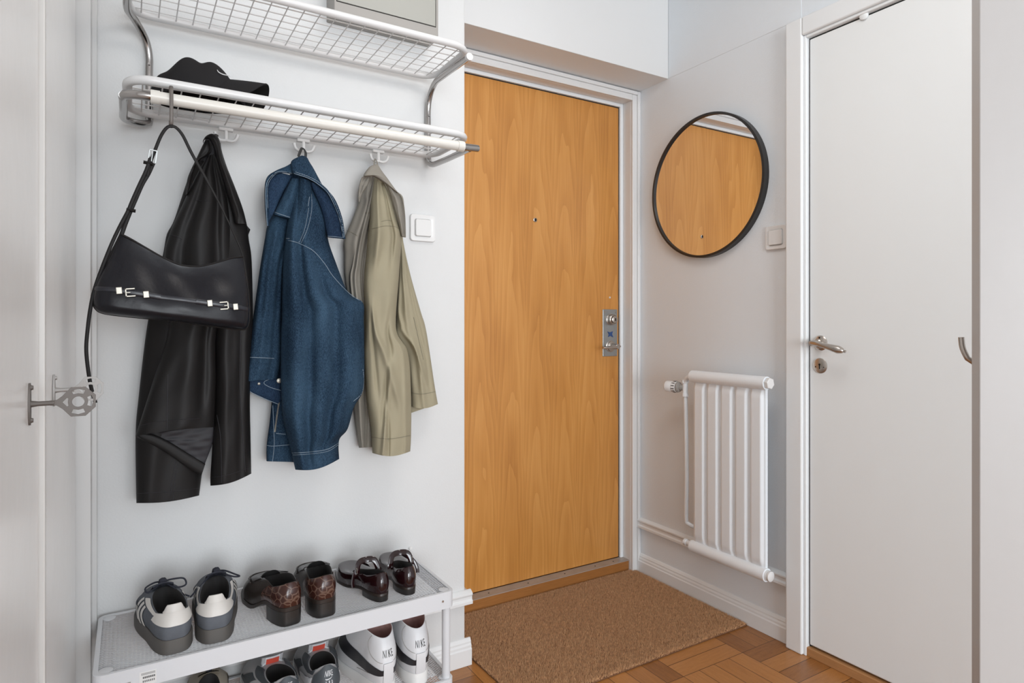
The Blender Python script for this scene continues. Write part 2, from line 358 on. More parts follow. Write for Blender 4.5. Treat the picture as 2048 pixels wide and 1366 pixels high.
def moulding(name, prof, p0, p1, out, m, lab):
    # prof: (outwards, height) profile swept straight from p0 to p1
    p0, p1, out = Vector(p0), Vector(p1), Vector(out)
    poly = [p0 + out * a + Vector((0, 0, h)) for a, h in prof]
    return struct(G().prism(poly, p1 - p0).build(name, m, smooth=False, bevel=0.0015), lab, 'skirting board')
base_prof = [(0, 0), (.015, 0), (.015, .050), (.012, .053), (.012, .060), (.009, .066), (.009, .071), (.004, .080), (0, .082)]
mold_prof = [(0, .195), (.018, .195), (.018, .205), (.013, .209), (.013, .219), (.017, .223), (.017, .229), (.006, .236), (0, .238)]
moulding('baseboard_right', base_prof, (WX, 1.338, 0), (WX, 2.09, 0), (-1, 0, 0), 'trim_r', 'white profiled skirting board along the right wall floor')
moulding('trim_right', mold_prof, (WX, 1.338, 0), (WX, 2.09, 0), (-1, 0, 0), 'trim_r', 'white moulding above the skirting behind the radiator')
moulding('baseboard_coats', [(a, h * 1.03) for a, h in base_prof], (0.0, WY, 0), (CX + .018, WY, 0), (0, -1, 0), 'trim', 'white profiled skirting board behind the shoe rack')
moulding('trim_coats', mold_prof, (0.0, WY, 0), (CX + .020, WY, 0), (0, -1, 0), 'trim', 'white moulding above the skirting behind the shoe rack')
g = G(); poly = [Vector((CX + a, WY, h)) for a, h in base_prof]; g.prism(poly, (0, .29, 0))
struct(g.build('baseboard_recess', 'trim', smooth=False, bevel=.0015), 'white skirting board inside the entrance recess on the left', 'skirting board')
g = G(); poly = [Vector((CX + a, WY, h)) for a, h in mold_prof]; g.prism(poly, (0, .29, 0))
struct(g.build('trim_recess', 'trim', smooth=False, bevel=.0015), 'white moulding inside the entrance recess on the left', 'skirting board')

# ---- entrance door
d1 = struct(thing('door_1', 'orange-brown birch veneer entrance door with lock plate', 'door', (1.4, DY, 0)))
G().box(0.955, 1.853, DY, DY + .045, .052, 2.040).build('door_leaf', 'wood', d1, smooth=False, bevel=.001)
fr = G()
fr.box(1.853, 1.89, DY + .004, DY + .05, .05, 2.075, 1)                           # dark gap
fr.box(0.95, 1.853, DY + .004, DY + .05, 2.040, 2.075, 1)
fr.box(1.858, 1.895, DY - .008, DY + .004, .0, 2.08).box(0.94, 1.858, DY - .008, DY + .004, 2.0445, 2.08)
fr.build('frame_rebate', ['soffit', 'dark'], d1, smooth=False, bevel=.0025, seg=3)
fr = G().box(1.873, WX, 2.090, DY - .008, 0, 2.10).box(0.94, 1.873, 2.090, DY - .008, 2.058, 2.10)
fr.build('frame', 'trim', d1, smooth=False, bevel=.004)
fr = G()
fr.box(1.873, 1.899, 2.078, 2.0905, 0, 2.084).box(0.93, 1.873, 2.078, 2.0905, 2.058, 2.084)
fr.box(1.899, WX, 2.073, 2.0905, 0, 2.100).box(0.93, 1.899, 2.073, 2.0905, 2.084, 2.100)
fr.build('casing', 'trim', d1, smooth=False, bevel=.003)
G().box(CX, 1.873, 2.102, DY + .05, 0, .047).build('wooden_threshold', 'thresh', d1, smooth=False, bevel=.003)
g = G().box(CX, 1.873, 2.100, DY - .001, .047, .0495)
for x in (1.0, 1.18, 1.36, 1.54, 1.70, 1.80): g.lathe([(.003, 0), (.002, .0012)], (x, 2.122, .0495), (0, 0, 1), 10, 1)
g.build('metal_threshold_strip', ['alu', 'dark'], d1, smooth=False)
pk = onY(1070, 440, DY)
G().lathe([(.0085, 0), (.0085, .003), (.0065, .004), (.0065, .001)], pk, (0, -1, 0), 24).lathe([(.006, 0), (.005, .0035)], pk, (0, -1, 0), 20, 1).build('peephole', ['nickel', 'dark'], d1)
pk = onY(1219.5, 595, DY); G().lathe([(.0045, 0), (.004, .002)], pk, (0, -1, 0), 16).build('cover_cap', 'offwhite', d1)
# lock plate
p0, p1 = onY(1204.5, 618.5, DY), onY(1233.5, 712, DY)
xa, xb, za, zb = p0.x, p1.x, p1.z, p0.z
xc = (xa + xb) / 2
lp = G().box(xa, xb, DY - .004, DY, za, zb).build('lock_plate', 'plate', d1, smooth=False, bevel=.003)
g = G()
for x in (xa + .010, xb - .010):
    for z in (za + .010, zb - .012): g.lathe([(.0035, 0), (.0025, .0015)], (x, DY - .004, z), (0, -1, 0), 12)
g.build('screw', 'nickel', lp)
zc = zb - .045
g = G().lathe([(.026, 0), (.026, .002), (.023, .004), (.023, .020), (.019, .023), (.018, .020), (.016, .020), (.016, .028), (.013, .030)], (xc + .004, DY - .004, zc), (0, -1, 0), 32)
g.box(xc + .002, xc + .007, DY - .036, DY - .034, zc - .006, zc + .006, 1)
g.build('lock_cylinder', ['nickel', 'dark'], lp)
z2 = lerp(za, zb, .47)
g = G().prism([(xc - .016, DY - .006, z2 + .012), (xc - .002, DY - .006, z2 + .008), (xc + .014, DY - .006, z2 + .013), (xc + .010, DY - .006, z2), (xc + .016, DY - .006, z2 - .014), (xc, DY - .006, z2 - .007), (xc - .012, DY - .006, z2 - .012), (xc - .008, DY - .006, z2)], (0, .0025, 0))
g.build('emblem', 'bluefoil', lp, smooth=False)
z3 = za + .044
G().lathe([(.026, 0), (.026, .002), (.022, .004), (.022, .010), (.012, .013), (.011, .050), (.009, .052)], (xc + .002, DY - .004, z3), (0, -1, 0), 32).build('handle_rose', 'nickel', lp)
pts = [(xc + .014, DY - .052, z3 + .001), (xc, DY - .055, z3), (xc - .03, DY - .058, z3 - .001), (xc - .06, DY - .060, z3 - .003), (xc - .082, DY - .058, z3 - .003)]
G().tube(catmull(pts, 14), [(.006 + .004 * math.sin(PI * i / 13), .005 + .0015 * math.sin(PI * i / 13)) for i in range(14)], 14).build('handle', 'nickel', lp)

# ---- white door in the right wall
DX = 1.902
d2 = struct(thing('door_2', 'flat white painted door with round key rosette in right wall', 'door', (DX, 1.0, 0)))
yo, yi = 1.336, 1.270
G().box(DX, DX + .04, 0.55, 1.262, .036, 2.016).build('door_leaf', 'door_w', d2, smooth=False, bevel=.004)
fr = G().box(DX + .006, DX + .06, 1.262, 1.268, .02, 2.024, 1).box(DX + .006, DX + .06, .55, 1.262, 2.016, 2.024, 1)
fr.box(1.890, 2.0, 1.2665, 1.276, 0, 2.03).box(1.890, 2.0, .5, 1.2665, 2.021, 2.03)
fr.build('frame', ['trim_r', 'dark'], d2, smooth=False, bevel=.002)
fr = G().box(1.880, WX, 1.276, yo, 0, 2.09).box(1.880, WX, .5, 1.276, 2.03, 2.09)
fr.build('casing', 'trim_r', d2, smooth=False, bevel=.005, seg=3)
G().box(1.893, 1.96, .5, 1.268, 0, .0285).build('wooden_threshold', 'thresh2', d2, smooth=False, bevel=.002)
pk = onX(1729, 34, DX - .001)
G().lathe([(.013, 0), (.013, .006), (.010, .008)], pk + Vector((0, 0, .004)), (-1, 0, 0), 24).build('door_bumper', 'door_w', d2)
rz = onX(1641, 686, DX)
ro = G().lathe([(.0245, 0), (.0245, .002), (.021, .005), (.013, .007), (.012, .015), (.014, .018), (.010, .021), (.009, .05)], rz, (-1, 0, 0), 32)
ro.lathe([(.003, 0), (.003, .0066)], rz + Vector((0, 0, .017)), (-1, 0, 0), 10, 1).build('handle_rosette', ['nickel', 'dark'], d2)
P = [rz + Vector((-.046, .006, .001)), rz + Vector((-.052, -.004, .001)), rz + Vector((-.055, -.03, -.002)), rz + Vector((-.055, -.065, -.010)), rz + Vector((-.053, -.092, -.017)), rz + Vector((-.052, -.104, -.020)), rz + Vector((-.052, -.108, -.021)), rz + Vector((-.0515, -.114, -.022))]
G().tube(P, [.0045, .0078, .0072, .0095, .0125, .0085, .004, .0042], 18).build('handle', 'nickel', d2)
kz = onX(1640.5, 731.5, DX)
g = G().lathe([(.0245, 0), (.0245, .002), (.022, .004)], kz, (-1, 0, 0), 32)
g.lathe([(.0035, 0), (.0035, .0046)], kz + Vector((0, 0, .004)), (-1, 0, 0), 14, 1).box(kz.x - .0046, kz.x, kz.y - .0018, kz.y + .0018, kz.z - .010, kz.z + .004, 1)
for s in (-1, 1): g.lathe([(.002, 0), (.002, .0045)], kz + Vector((0, s * .014, -.004)), (-1, 0, 0), 10, 1)
g.build('key_rosette', ['nickel', 'dark'], d2)

# ---- near door leaf at the right of the picture
def ray_pt(px, d): a, b = ab(px); return Vector((a * d, b * d, 0))
P1 = ray_pt(1943, 1.00); ang = math.radians(232)
ed = Vector((math.sin(ang), math.cos(ang), 0)); ld = Vector((math.sin(ang - PI/2), math.cos(ang - PI/2), 0))
# edge length chosen so that the near corner lands on its ray
best = min((abs((P1 + ed * (k * .0005)).x / (P1 + ed * (k * .0005)).y - ab(1959)[0] / ab(1959)[1]), k * .0005) for k in range(1, 160))[1]
d3 = struct(thing('door_3', 'open white door edge close to the camera at the right', 'door', (P1.x, P1.y, 0)))
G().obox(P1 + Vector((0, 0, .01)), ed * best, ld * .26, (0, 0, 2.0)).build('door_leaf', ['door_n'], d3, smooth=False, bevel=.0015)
h0 = P1 - ed * .035 + ld * .006
pts = [h0 + ld * (-.0105) + Vector((0, 0, 1.066)), h0 + ld * (-.009) + Vector((0, 0, 1.05)), h0 + ld * (-.004) + Vector((0, 0, 1.036)), h0 + ld * .000 + Vector((0, 0, 1.030)), h0 + ld * .03 + Vector((0, 0, 1.012)), P1 + ld * .05 - ed * .02 + Vector((0, 0, 1.025)), P1 + ld * .05 + Vector((0, 0, 1.025))]
G().tube(catmull(pts, 20), .0045, 14).build('handle', 'nickel', d3)

# ============================================================ WARDROBE on the left
wd = thing('wardrobe', 'gloss white built-in wardrobe with two doors along left side', 'wardrobe', (-.40, 1.2, 0))
def dr(y0, x0, y1, x1, z0=.09, z1=2.5):
    g = G(); t = Vector((x1 - x0, y1 - y0, 0)); nrm = Vector((-t.y, t.x, 0)).normalized()
    g.obox((x0, y0, z0), t, nrm * .02, (0, 0, z1 - z0)); return g
o1 = dr(.30, -.134, 1.262, -.1265).build('door', 'gloss', wd, smooth=False, bevel=.002)
G().box(-.150, -.1195, 1.285, 1.303, .09, 2.5).build('cover_strip', 'gloss2', wd, smooth=False, bevel=.002)
o2 = dr(1.304, -.1225, 1.700, -.1035).build('door', 'gloss', wd, smooth=False, bevel=.002)
G().box(-.72, -.14, .25, 1.79, 0, 2.55).box(-.16, -.0760, 1.713, 1.795, 0, 2.55).box(-.16, -.0665, 1.772, 1.795, 0, 2.55).build('carcass', 'gloss3', wd, smooth=False, bevel=.001)
def oct_handle(par, base, dirv, scale, tilt, m='bronze'):
    # flat pierced octagonal key-shaped handle on an oval back plate
    base = Vector(base); g = G()
    up = Vector((0, 0, 1)); out = Vector(dirv).normalized(); side = out.cross(up).normalized()
    g2 = []
    for k in range(20):
        a = 2 * PI * k / 20; g2.append(base + up * (.031 * math.sin(a) * scale) + side * (.0085 * math.cos(a)))
    g.prism(g2, out * .003)
    for s in (-1, 1): g.lathe([(.004, 0), (.003, .003)], base + out * .003 + up * (.024 * s * scale), out, 12)
    g.tube([base, base + out * .012, base + out * .031], [.0055, .0036, .0036], 12)
    wv = up; n = out.cross(wv).normalized(); R = .0236; cxh = .0605
    cu = bpy.data.curves.new('plate', 'CURVE'); cu.dimensions = '2D'; cu.fill_mode = 'BOTH'; cu.extrude = .0008; cu.bevel_depth = .0003
    def spl(pts):
        sp = cu.splines.new('POLY'); sp.points.add(len(pts) - 1); sp.use_cyclic_u = True
        for q, (a, b) in zip(sp.points, pts): q.co = (a, b, 0, 1)
    O = lambda r_, deg: (cxh + r_ * math.cos(math.radians(deg)), r_ * math.sin(math.radians(deg)))
    spl([(.026, -.0034), (.034, -.0040), (.041, -.0095)] + [O(R, a) for a in (-112.5, -67.5, -22.5, 22.5, 67.5, 112.5)] + [(.041, .0095), (.034, .0040), (.026, .0034)])
    spl([O(.0082, a) for a in range(0, 360, 15)])
    for c_ in (0, 90, -90): spl([O(.0126, c_ - 31), O(.0192, c_ - 28), O(.0195, c_), O(.0192, c_ + 28), O(.0126, c_ + 31), O(.0122, c_)])
    spl([(.0405, 0), (.0465, -.0070), (.0485, -.0055), (.0478, 0), (.0485, .0055), (.0465, .0070)])
    to = bpy.data.objects.new('plate', cu); me = bpy.data.meshes.new_from_object(to); bpy.data.objects.remove(to)
    g.add([base + out * v.co.x * (.92 if scale < 1 else 1) + wv * v.co.y + n * v.co.z for v in me.vertices], [tuple(p.vertices) for p in me.polygons]); bpy.data.meshes.remove(me)
    g.build('handle', m, par, smooth=True, fixn=True, angle=35)
b1 = onY(68, 808, 1.158); b2 = onY(105, 781, 1.393)
oct_handle(o1, (-.1275, b1.y, b1.z), (1, .02, 0), 1.0, .0)
oct_handle(o2, (-.1180, b2.y, b2.z), (1, .02, 0), .92, .0, 'palenickel')
for p_ in (o1, o2):
    for c in list(p_.children): c.matrix_parent_inverse = Matrix()

# ============================================================ HAT RACK
hr = thing('hat_rack', 'white wire hat rack with two shelves, chrome brackets and clothes rail', 'hat rack', (.39, 1.78, 1.55))
def rrect(x0, x1, y0, y1, z, r, n=7):
    pts = []
    for cx, cy, a0 in ((x1 - r, y1 - r, 0), (x0 + r, y1 - r, 90), (x0 + r, y0 + r, 180), (x1 - r, y0 + r, 270)):
        for k in range(n): a = math.radians(a0 + 90 * k / (n - 1)); pts.append((cx + r * math.cos(a), cy + r * math.sin(a), z))
    return pts
def wires(x0, x1, y0, y1, z, nx, ny):
    g = G()
    for i in range(nx): x = lerp(x0 + .028, x1 - .028, i / (nx - 1)); g.tube([(x, y0, z), (x, y1, z)], .0015, 6)
    for j in range(ny): y = lerp(y0 + .035, y1 - .03, j / (ny - 1)); g.tube([(x0, y, z + .003), (x1, y, z + .003)], .0015, 6)
    return g
HX0, HX1 = -.005, .788
s_low = G().tube(rrect(HX0, HX1, 1.520, 1.765, 1.596, .05), .0095, 14, closed=True).build('lower_shelf', 'white_metal', hr)
wires(HX0, HX1, 1.520, 1.765, 1.594, 21, 6).build('wire_grid', 'white_metal', s_low)
s_up = G().tube(rrect(HX0, HX1, 1.520, 1.762, 1.832, .05), .0095, 14, closed=True).build('upper_shelf', 'white_metal', hr)
wires(HX0, HX1, 1.520, 1.762, 1.830, 21, 6).build('wire_grid', 'white_metal', s_up)
for c in (*s_low.children, *s_up.children): c.matrix_parent_inverse = Matrix()
RZ, RY = 1.556, 1.498                        # clothes rail
for xb_, s in ((.040, -1), (.781, 1)):
    xo = HX0 if s < 0 else HX1 - .008
    top = [(xo, 1.512, 1.804), (xo, 1.60, 1.806), (xo, 1.690, 1.808), (lerp(xo, xb_, .3), 1.735, 1.806), (lerp(xo, xb_, .8), 1.772, 1.780), (xb_, 1.786, 1.745), (xb_, 1.787, 1.70), (xb_, 1.787, 1.62), (xb_, 1.786, 1.588)]
    g = G().tube(catmull(top, 34), .0085, 14)
    xl = -.012 if s < 0 else .781
    low = [(xb_, 1.786, 1.61), (xb_, 1.784, 1.592), (xb_, 1.776, 1.577), (lerp(xb_, xl, .25), 1.762, 1.569), (lerp(xb_, xl, .7), 1.742, 1.565), (xl, 1.712, 1.563), (xl, 1.64, 1.560), (xl, 1.545, 1.558), (xl, 1.51 + (.012 if s < 0 else 0), 1.557)]
    g.tube(catmull(low, 26), .0085, 14)
    g.lathe([(.004, 0), (.003, .003)], (xb_, 1.7785, 1.722), (0, -1, 0), 12)
    g.lathe([(.0100, 0), (.0100, .010)], (xo, 1.517, 1.804), (0, -1, 0), 18, 1)
    g.build('bracket', ['chrome', 'white_metal'], hr)
rail = [(.806, RY + .015, RZ + .006), (.76, RY, RZ), (.5, RY, RZ), (.10, RY, RZ), (.035, RY, RZ), (.008, RY + .003, RZ), (-.008, RY + .014, RZ), (-.012, RY + .036, RZ + .001)]
G().tube(rail, .0095, 16).build('clothes_rail', 'chrome', hr)
G().tube([(.752, RY, RZ), (.05, RY, RZ)], .0125, 20).tube([(.756, RY, RZ), (.738, RY, RZ)], .0140, 20).tube([(.053, RY, RZ), (.036, RY, RZ)], .0140, 20).build('rail_sleeve', 'ivory', hr)

def coat_hook(px, py, lab):
    p = onY(px, py, 1.752); x, y, z = p.x, 1.752, 1.590
    t = thing('coat_hook', lab, 'hook', (x, y, z), 'white plastic coat hooks under the hat rack')
    g = G().box(x - .017, x + .017, y - .004, y + .012, z - .012, z - .004)
    g.build('mount', 'plastic', t, smooth=False, bevel=.002)
    G().tube([(x, y, z - .008), (x, y - .001, z - .034)], [(.0045, .0035)] * 2, 12).build('stem', 'plastic', t)
    for s in (-1, 1):
        pts = [(x, y - .001, z - .036), (x + s * .012, y - .003, z - .038), (x + s * .022, y - .006, z - .033), (x + s * .027, y - .008, z - .020)]
        G().tube(catmull(pts, 12), [.0040] * 9 + [.0042, .0044, .0046], 10).build('prong', 'plastic', t)
    return p
coat_hook(452, 262, 'white plastic double hook beside the black leather jacket top')
coat_hook(607, 272, 'white plastic double hook holding the blue denim jacket loop')
coat_hook(757, 300, 'white plastic double hook holding the khaki jacket loop')

# ============================================================ electrical cabinet
x0, x1 = .476, .786; z0 = 1.939; yf = 1.722
ec = thing('electrical_cabinet', 'pale grey metal electrical cabinet mounted above the hat rack', 'cabinet', (.63, WY, z0))
G().box(x0, x1, yf, WY, z0, 2.36).build('body', 'box_grey', ec, smooth=False, bevel=.002)
G().box(x0 + .008, x1 - .010, yf - .002, yf, z0 + .030, 2.33).build('door', 'box_front', ec, smooth=False, bevel=.0008)
G().box(x0 + .006, x1 - .008, yf - .0009, yf, z0 + .028, 2.332).build('seal', 'dark', ec, smooth=False)

# ============================================================ mirror, switches
mc = Vector((WX, 1.700, 1.617)); R = .276
mr = thing('wall_mirror', 'round wall mirror with thin black frame reflecting the wooden door', 'mirror', mc)
G().lathe([(R, 0), (R, .026), (R - .009, .027), (R - .009, .018), (R - .02, .012)], mc, (-1, 0, 0), 96).build('frame', 'mframe', mr)
G().lathe([(R - .0092, .0182), (R - .0094, .0190)], mc, (-1, 0, 0), 96).build('glass', 'mirror', mr, smooth=False)

def rsq(cx, cz, h, r, n=6):
    pts = []
    for sx, sz, a0 in ((1, 1, 0), (-1, 1, 90), (-1, -1, 180), (1, -1, 270)):
        for k in range(n): a = math.radians(a0 + 90 * k / (n - 1)); pts.append((cx + sx * (h - r) + r * math.cos(a), cz + sz * (h - r) + r * math.sin(a)))
    return pts
def switch(name, lab, f):                   # f maps (a, height, out) to the room
    t = thing(name, lab, 'light switch', f(0, 0, 0))
    def slab(parts, nm, m):
        g = G()
        rows = [[f(a, b, o) for a, b in rsq(0, 0, h, r)] for h, r, o in parts]
        g.grid(rows, True); g.add(rows[-1], [tuple(range(len(rows[-1])))]); return g.build(nm, m, t, angle=50)
    slab([(.0415, .010, 0), (.0415, .010, .005), (.040, .009, .009), (.034, .008, .0095), (.0270, .006, .007), (.0265, .006, .003)], 'surround', 'plastic')
    slab([(.0255, .005, .002), (.0255, .005, .012), (.0245, .005, .0135)], 'rocker', 'plastic')
ps = onY(844, 456.5, WY)
switch('light_switch', 'square white light switch on the wall right of the khaki jacket', lambda a, b, o: Vector((ps.x + a, WY - o, ps.z + b)))
ps2 = Vector((WX, 1.392, 1.384))
switch('light_switch', 'square white light switch on right wall beside the white door', lambda a, b, o: Vector((WX - o, ps2.y - a, ps2.z + b)))
bpy.data.objects['light_switch']['group'] = 'white light switches'; bpy.data.objects['light_switch.001']['group'] = 'white light switches'

# ============================================================ radiator
RX = 1.828
rd = thing('radiator', 'white enamelled panel radiator with vertical grooves below the mirror', 'radiator', (RX, 1.54, .2))
ya, yb = 1.374, 1.690                      # near and far end
zt, zbm = .886, .242
def panel_x(y):
    # wide flat channels parted by narrow grooves
    u = (y - ya) / (yb - ya); k = u * 5.0; fr_ = k - math.floor(k)
    d = min(fr_, 1 - fr_)
    return .010 * smooth((d - .03) / .20)
rows = []
NZ, NY = 60, 150
for i in range(NZ + 1):
    z = lerp(zbm, zt, i / NZ); e = smooth(min(z - zbm - .012, zt - z - .012) / .035)
    rows.append([(RX - panel_x(lerp(ya, yb, j / NY)) * e - (.0 if True else 0), lerp(ya, yb, j / NY), z) for j in range(NY + 1)])
g = G().grid(rows).box(RX, RX + .012, ya, yb, zbm, zt)
g.build('panel', 'radiator', rd, angle=60)
G().tube([(RX, ya - .006, zt), (RX, yb + .006, zt)], .0225, 24).build('top_header', 'radiator', rd)
G().tube([(RX, ya - .006, zbm), (RX, yb + .006, zbm)], .0225, 24).build('bottom_header', 'radiator', rd)
G().lathe([(.018, 0), (.018, .006), (.020, .006), (.020, .016), (.017, .018)], (RX, ya - .004, zt), (0, -1, 0), 6).build('hexagonal_plug', 'plastic', rd, smooth=False, bevel=.001)
G().lathe([(.018, 0), (.018, .008), (.016, .008), (.017, .010), (.017, .018), (.014, .020)], (RX, ya - .004, zbm), (0, -1, 0), 24).build('round_plug', 'plastic', rd)
G().lathe([(.015, 0), (.015, .010), (.010, .012), (.010, .028), (.013, .030), (.013, .040), (.008, .044)], (RX, yb + .004, zbm + .004), (0, 1, 0), 18).build('vent_plug', 'radiator', rd)
G().lathe([(.019, 0), (.019, .006), (.016, .010)], (RX, yb + .004, zt), (0, 1, 0), 24).build('collar', 'radiator', rd)
py_ = 1.742
pts = [(RX, yb + .006, zt - .002), (RX, yb + .024, zt - .004), (RX + .004, yb + .040, zt - .014), (RX + .008, py_, zt - .034), (RX + .010, py_, zt - .060), (RX + .014, py_, .72), (RX + .018, py_, .50), (RX + .020, py_ + .004, .33), (RX + .022, py_ - .002, .312), (RX + .030, py_ - .022, .304), (RX + .045, py_ - .035, .304)]
G().tube(catmull(pts, 80), .0082, 14).build('pipe', 'radiator', rd)
vc = Vector((RX + .010, py_, .838))
G().tube([vc + Vector((0, 0, .032)), vc + Vector((0, 0, -.034))], .0105, 16).tube([vc + Vector((0, 0, .030)), vc + Vector((0, 0, .018))], .0140, 6).tube([vc + Vector((0, 0, -.034)), vc + Vector((0, 0, -.022))], .0125, 16).build('valve_body', 'radiator', rd)
vax = Vector((-.25, 1, 0)).normalized()
g = G().lathe([(.010, .006), (.013, .014), (.012, .022), (.019, .024), (.021, .030), (.018, .036)], vc, vax, 20)
g.build('valve_collar', 'box_grey', rd)
g = G().lathe([(.017, .036), (.021, .037), (.022, .052), (.020, .054), (.0215, .056), (.0215, .080), (.016, .086)], vc, vax, 32)
for k in range(12):
    a = 2 * PI * k / 12; e1 = vax.orthogonal().normalized(); e2 = vax.cross(e1)
    c = vc + vax * .044 + (e1 * math.cos(a) + e2 * math.sin(a)) * .0216
    g.tube([c - vax * .006, c + vax * .006], .0016, 6, mi=1)
g.build('thermostat_knob', ['plastic', 'dark'], rd)
for z in (.80, .33): G().box(RX + .01, WX, 1.50, 1.515, z, z + .012).build('wall_bracket', 'radiator', rd, smooth=False)

# ============================================================ doormat
mt = thing('doormat', 'brown coir doormat lying in front of the entrance door', 'doormat', (1.43, 1.80, 0))
def mpt(u, v):                               # corners: back-left, back-right, front-right, front-left
    A, B, Cc, D = Vector((1.085, 2.096, 0)), Vector((1.893, 2.096, 0)), Vector((1.897, 1.503, 0)), Vector((.968, 1.503, 0))
    A = Vector((.937, 2.094, 0)); D = Vector((.955, 1.500, 0)); 
    return A.lerp(B, u).lerp(D.lerp(Cc, u), v)
cor = [mpt(0, 0), mpt(1, 0), mpt(1, 1), mpt(0, 1)]
G().prism(cor, (0, 0, .0055)).build('backing', 'coir_base', mt, smooth=False, bevel=.002)
nf = 230000
u = rng.random(nf); v = rng.random(nf)
A, B, Cc, D = [np.array(c) for c in cor]
base = (A[None] * (1 - u[:, None]) + B[None] * u[:, None]) * (1 - v[:, None]) + (D[None] * (1 - u[:, None]) + Cc[None] * u[:, None]) * v[:, None]
base[:, 2] = .004
h = .0062 + .0045 * rng.random(nf); tl = (rng.random((nf, 2)) - .5) * .0085
ang_ = rng.random(nf) * PI; wv_ = np.stack([np.cos(ang_), np.sin(ang_)], 1) * .0008
edge = np.minimum(np.minimum(u, 1 - u) * .95, np.minimum(v, 1 - v) * .6); h *= np.clip(.72 + edge / .03, .0, 1)
V = np.zeros((nf, 3, 3)); V[:, 0] = base; V[:, 1] = base; V[:, 2] = base
V[:, 0, :2] += wv_; V[:, 1, :2] -= wv_; V[:, 2, :2] += tl; V[:, 2, 2] += h
me = bpy.data.meshes.new('pile'); me.vertices.add(nf * 3); me.vertices.foreach_set('co', V.reshape(-1))
me.loops.add(nf * 3); me.loops.foreach_set('vertex_index', np.arange(nf * 3, dtype=np.int32))
me.polygons.add(nf); me.polygons.foreach_set('loop_start', np.arange(0, nf * 3, 3, dtype=np.int32)); me.polygons.foreach_set('loop_total', np.full(nf, 3, dtype=np.int32))
me.materials.append(M['coir']); me.update(calc_edges=True); me.validate()
pile = bpy.data.objects.new('pile', me); COL.objects.link(pile); pile.parent = mt; pile.matrix_parent_inverse = Matrix.Translation(mt.location).inverted(); pile['kind'] = 'stuff'

# ============================================================ SHOE RACK
SX0, SX1, SYF, SYB = -.0635, .722, 1.480, 1.786
T1, T2 = .395, .167
sr = thing('shoe_rack', 'white metal two-tier shoe rack with expanded mesh shelves', 'shoe rack', (.33, 1.63, 0))
def tray(zt_, nm):
    g = G(); fh = .043; w_ = .0012
    out = rrect(SX0, SX1, SYF, SYB, 0, .018, 6); inn = rrect(SX0 + .004, SX1 - .004, SYF + .004, SYB - .004, 0, .015, 6)
    inn2 = rrect(SX0 + .009, SX1 - .009, SYF + .009, SYB - .009, 0, .012, 6)
    Z = lambda P, z: [(p[0], p[1], z) for p in P]
    rows = [Z(inn, zt_ - fh), Z(out, zt_ - fh), Z(out, zt_ - .001), Z(inn, zt_), Z(inn2, zt_ - .001), Z(inn2, zt_ - .004), Z(inn, zt_ - .005), Z(inn, zt_ - fh)]
    g.grid(rows, True)
    o = g.build(nm, 'rackwhite', sr, angle=50)
    # expanded metal: staggered diamonds
    px_, py2 = .0145, .0080; g = G()
    X0, X1, Y0, Y1 = SX0 + .009, SX1 - .009, SYF + .009, SYB - .009
    nx = int((X1 - X0) / px_); ny = int((Y1 - Y0) / (py2 / 2)); sx = (X1 - X0) / nx; sy = (Y1 - Y0) / ny
    s = .0011; z = zt_ - .003
    vs = []; fs = []
    for j in range(ny):
        for i in range(nx):
            xa_ = X0 + sx * i; ya_ = Y0 + sy * j
            p, q = ((xa_, ya_), (xa_ + sx / 2, ya_ + sy)) if j % 2 == 0 else ((xa_ + sx / 2, ya_), (xa_, ya_ + sy))
            p2, q2 = ((xa_ + sx / 2, ya_ + sy), (xa_ + sx, ya_)) if j % 2 == 0 else ((xa_ + sx, ya_ + sy), (xa_ + sx / 2, ya_))
            for (a, b) in ((p, q), (p2, q2)):
                n0 = len(vs); h_ = .0007
                vs += [(a[0], a[1] - h_, z + .0004), (a[0], a[1] + h_, z), (b[0], b[1] + h_, z), (b[0], b[1] - h_, z + .0004),
                       (a[0], a[1] - h_, z - s), (b[0], b[1] - h_, z - s)]
                fs += [(n0, n0 + 1, n0 + 2, n0 + 3), (n0, n0 + 3, n0 + 5, n0 + 4)]
    g.add(vs, fs); g.build('expanded_mesh', 'rackwhite', o, smooth=False, fixn=False)
    g = G()
    for x in (SX0 + .022, SX1 - .022):
        for y in (SYF + .022, SYB - .022): G().lathe([(.013, 0), (.013, .0025), (.011, .003)], (x, y, zt_ - .004), (0, 0, 1), 20).build('corner_plate', 'rackwhite', o)
    for c in o.children: c.matrix_parent_inverse = Matrix()
    return o
tr1 = tray(T1, 'top_shelf'); tr2 = tray(T2, 'bottom_shelf')
for x in (SX0 + .017, SX1 - .017):
    for y in (SYF + .017, SYB - .017):
        lg = G().tube([(x, y, .004), (x, y, T1 - .006)], .0108, 18).build('leg', 'rackwhite', sr)
        f_ = G().lathe([(.012, 0), (.012, .008), (.009, .010)], (x, y, 0), (0, 0, 1), 18).build('foot', 'plastic', lg); f_.matrix_parent_inverse = Matrix()
for x in (SX1 - .034,): G().lathe([(.003, 0), (.0025, .002)], (x, SYF, T1 - .022), (0, -1, 0), 14).build('screw', 'nickel', sr)
lb = onY(297, 1358, SYF)
g = G().box(lb.x - .016, lb.x + .014, SYF - .0006, SYF, T1 - .040, T1 - .013)
g.build('sticker', 'plastic', sr, smooth=False)
g = G()
for k in range(3): g.box(lb.x - .013, lb.x + .012, SYF - .001, SYF - .0006, T1 - .0158 - k * .0016, T1 - .0153 - k * .0016)
for k in range(7): g.box(lb.x - .010 + k * .0032, lb.x - .0075 + k * .0032, SYF - .001, SYF - .0006, T1 - .0265, T1 - .0225)
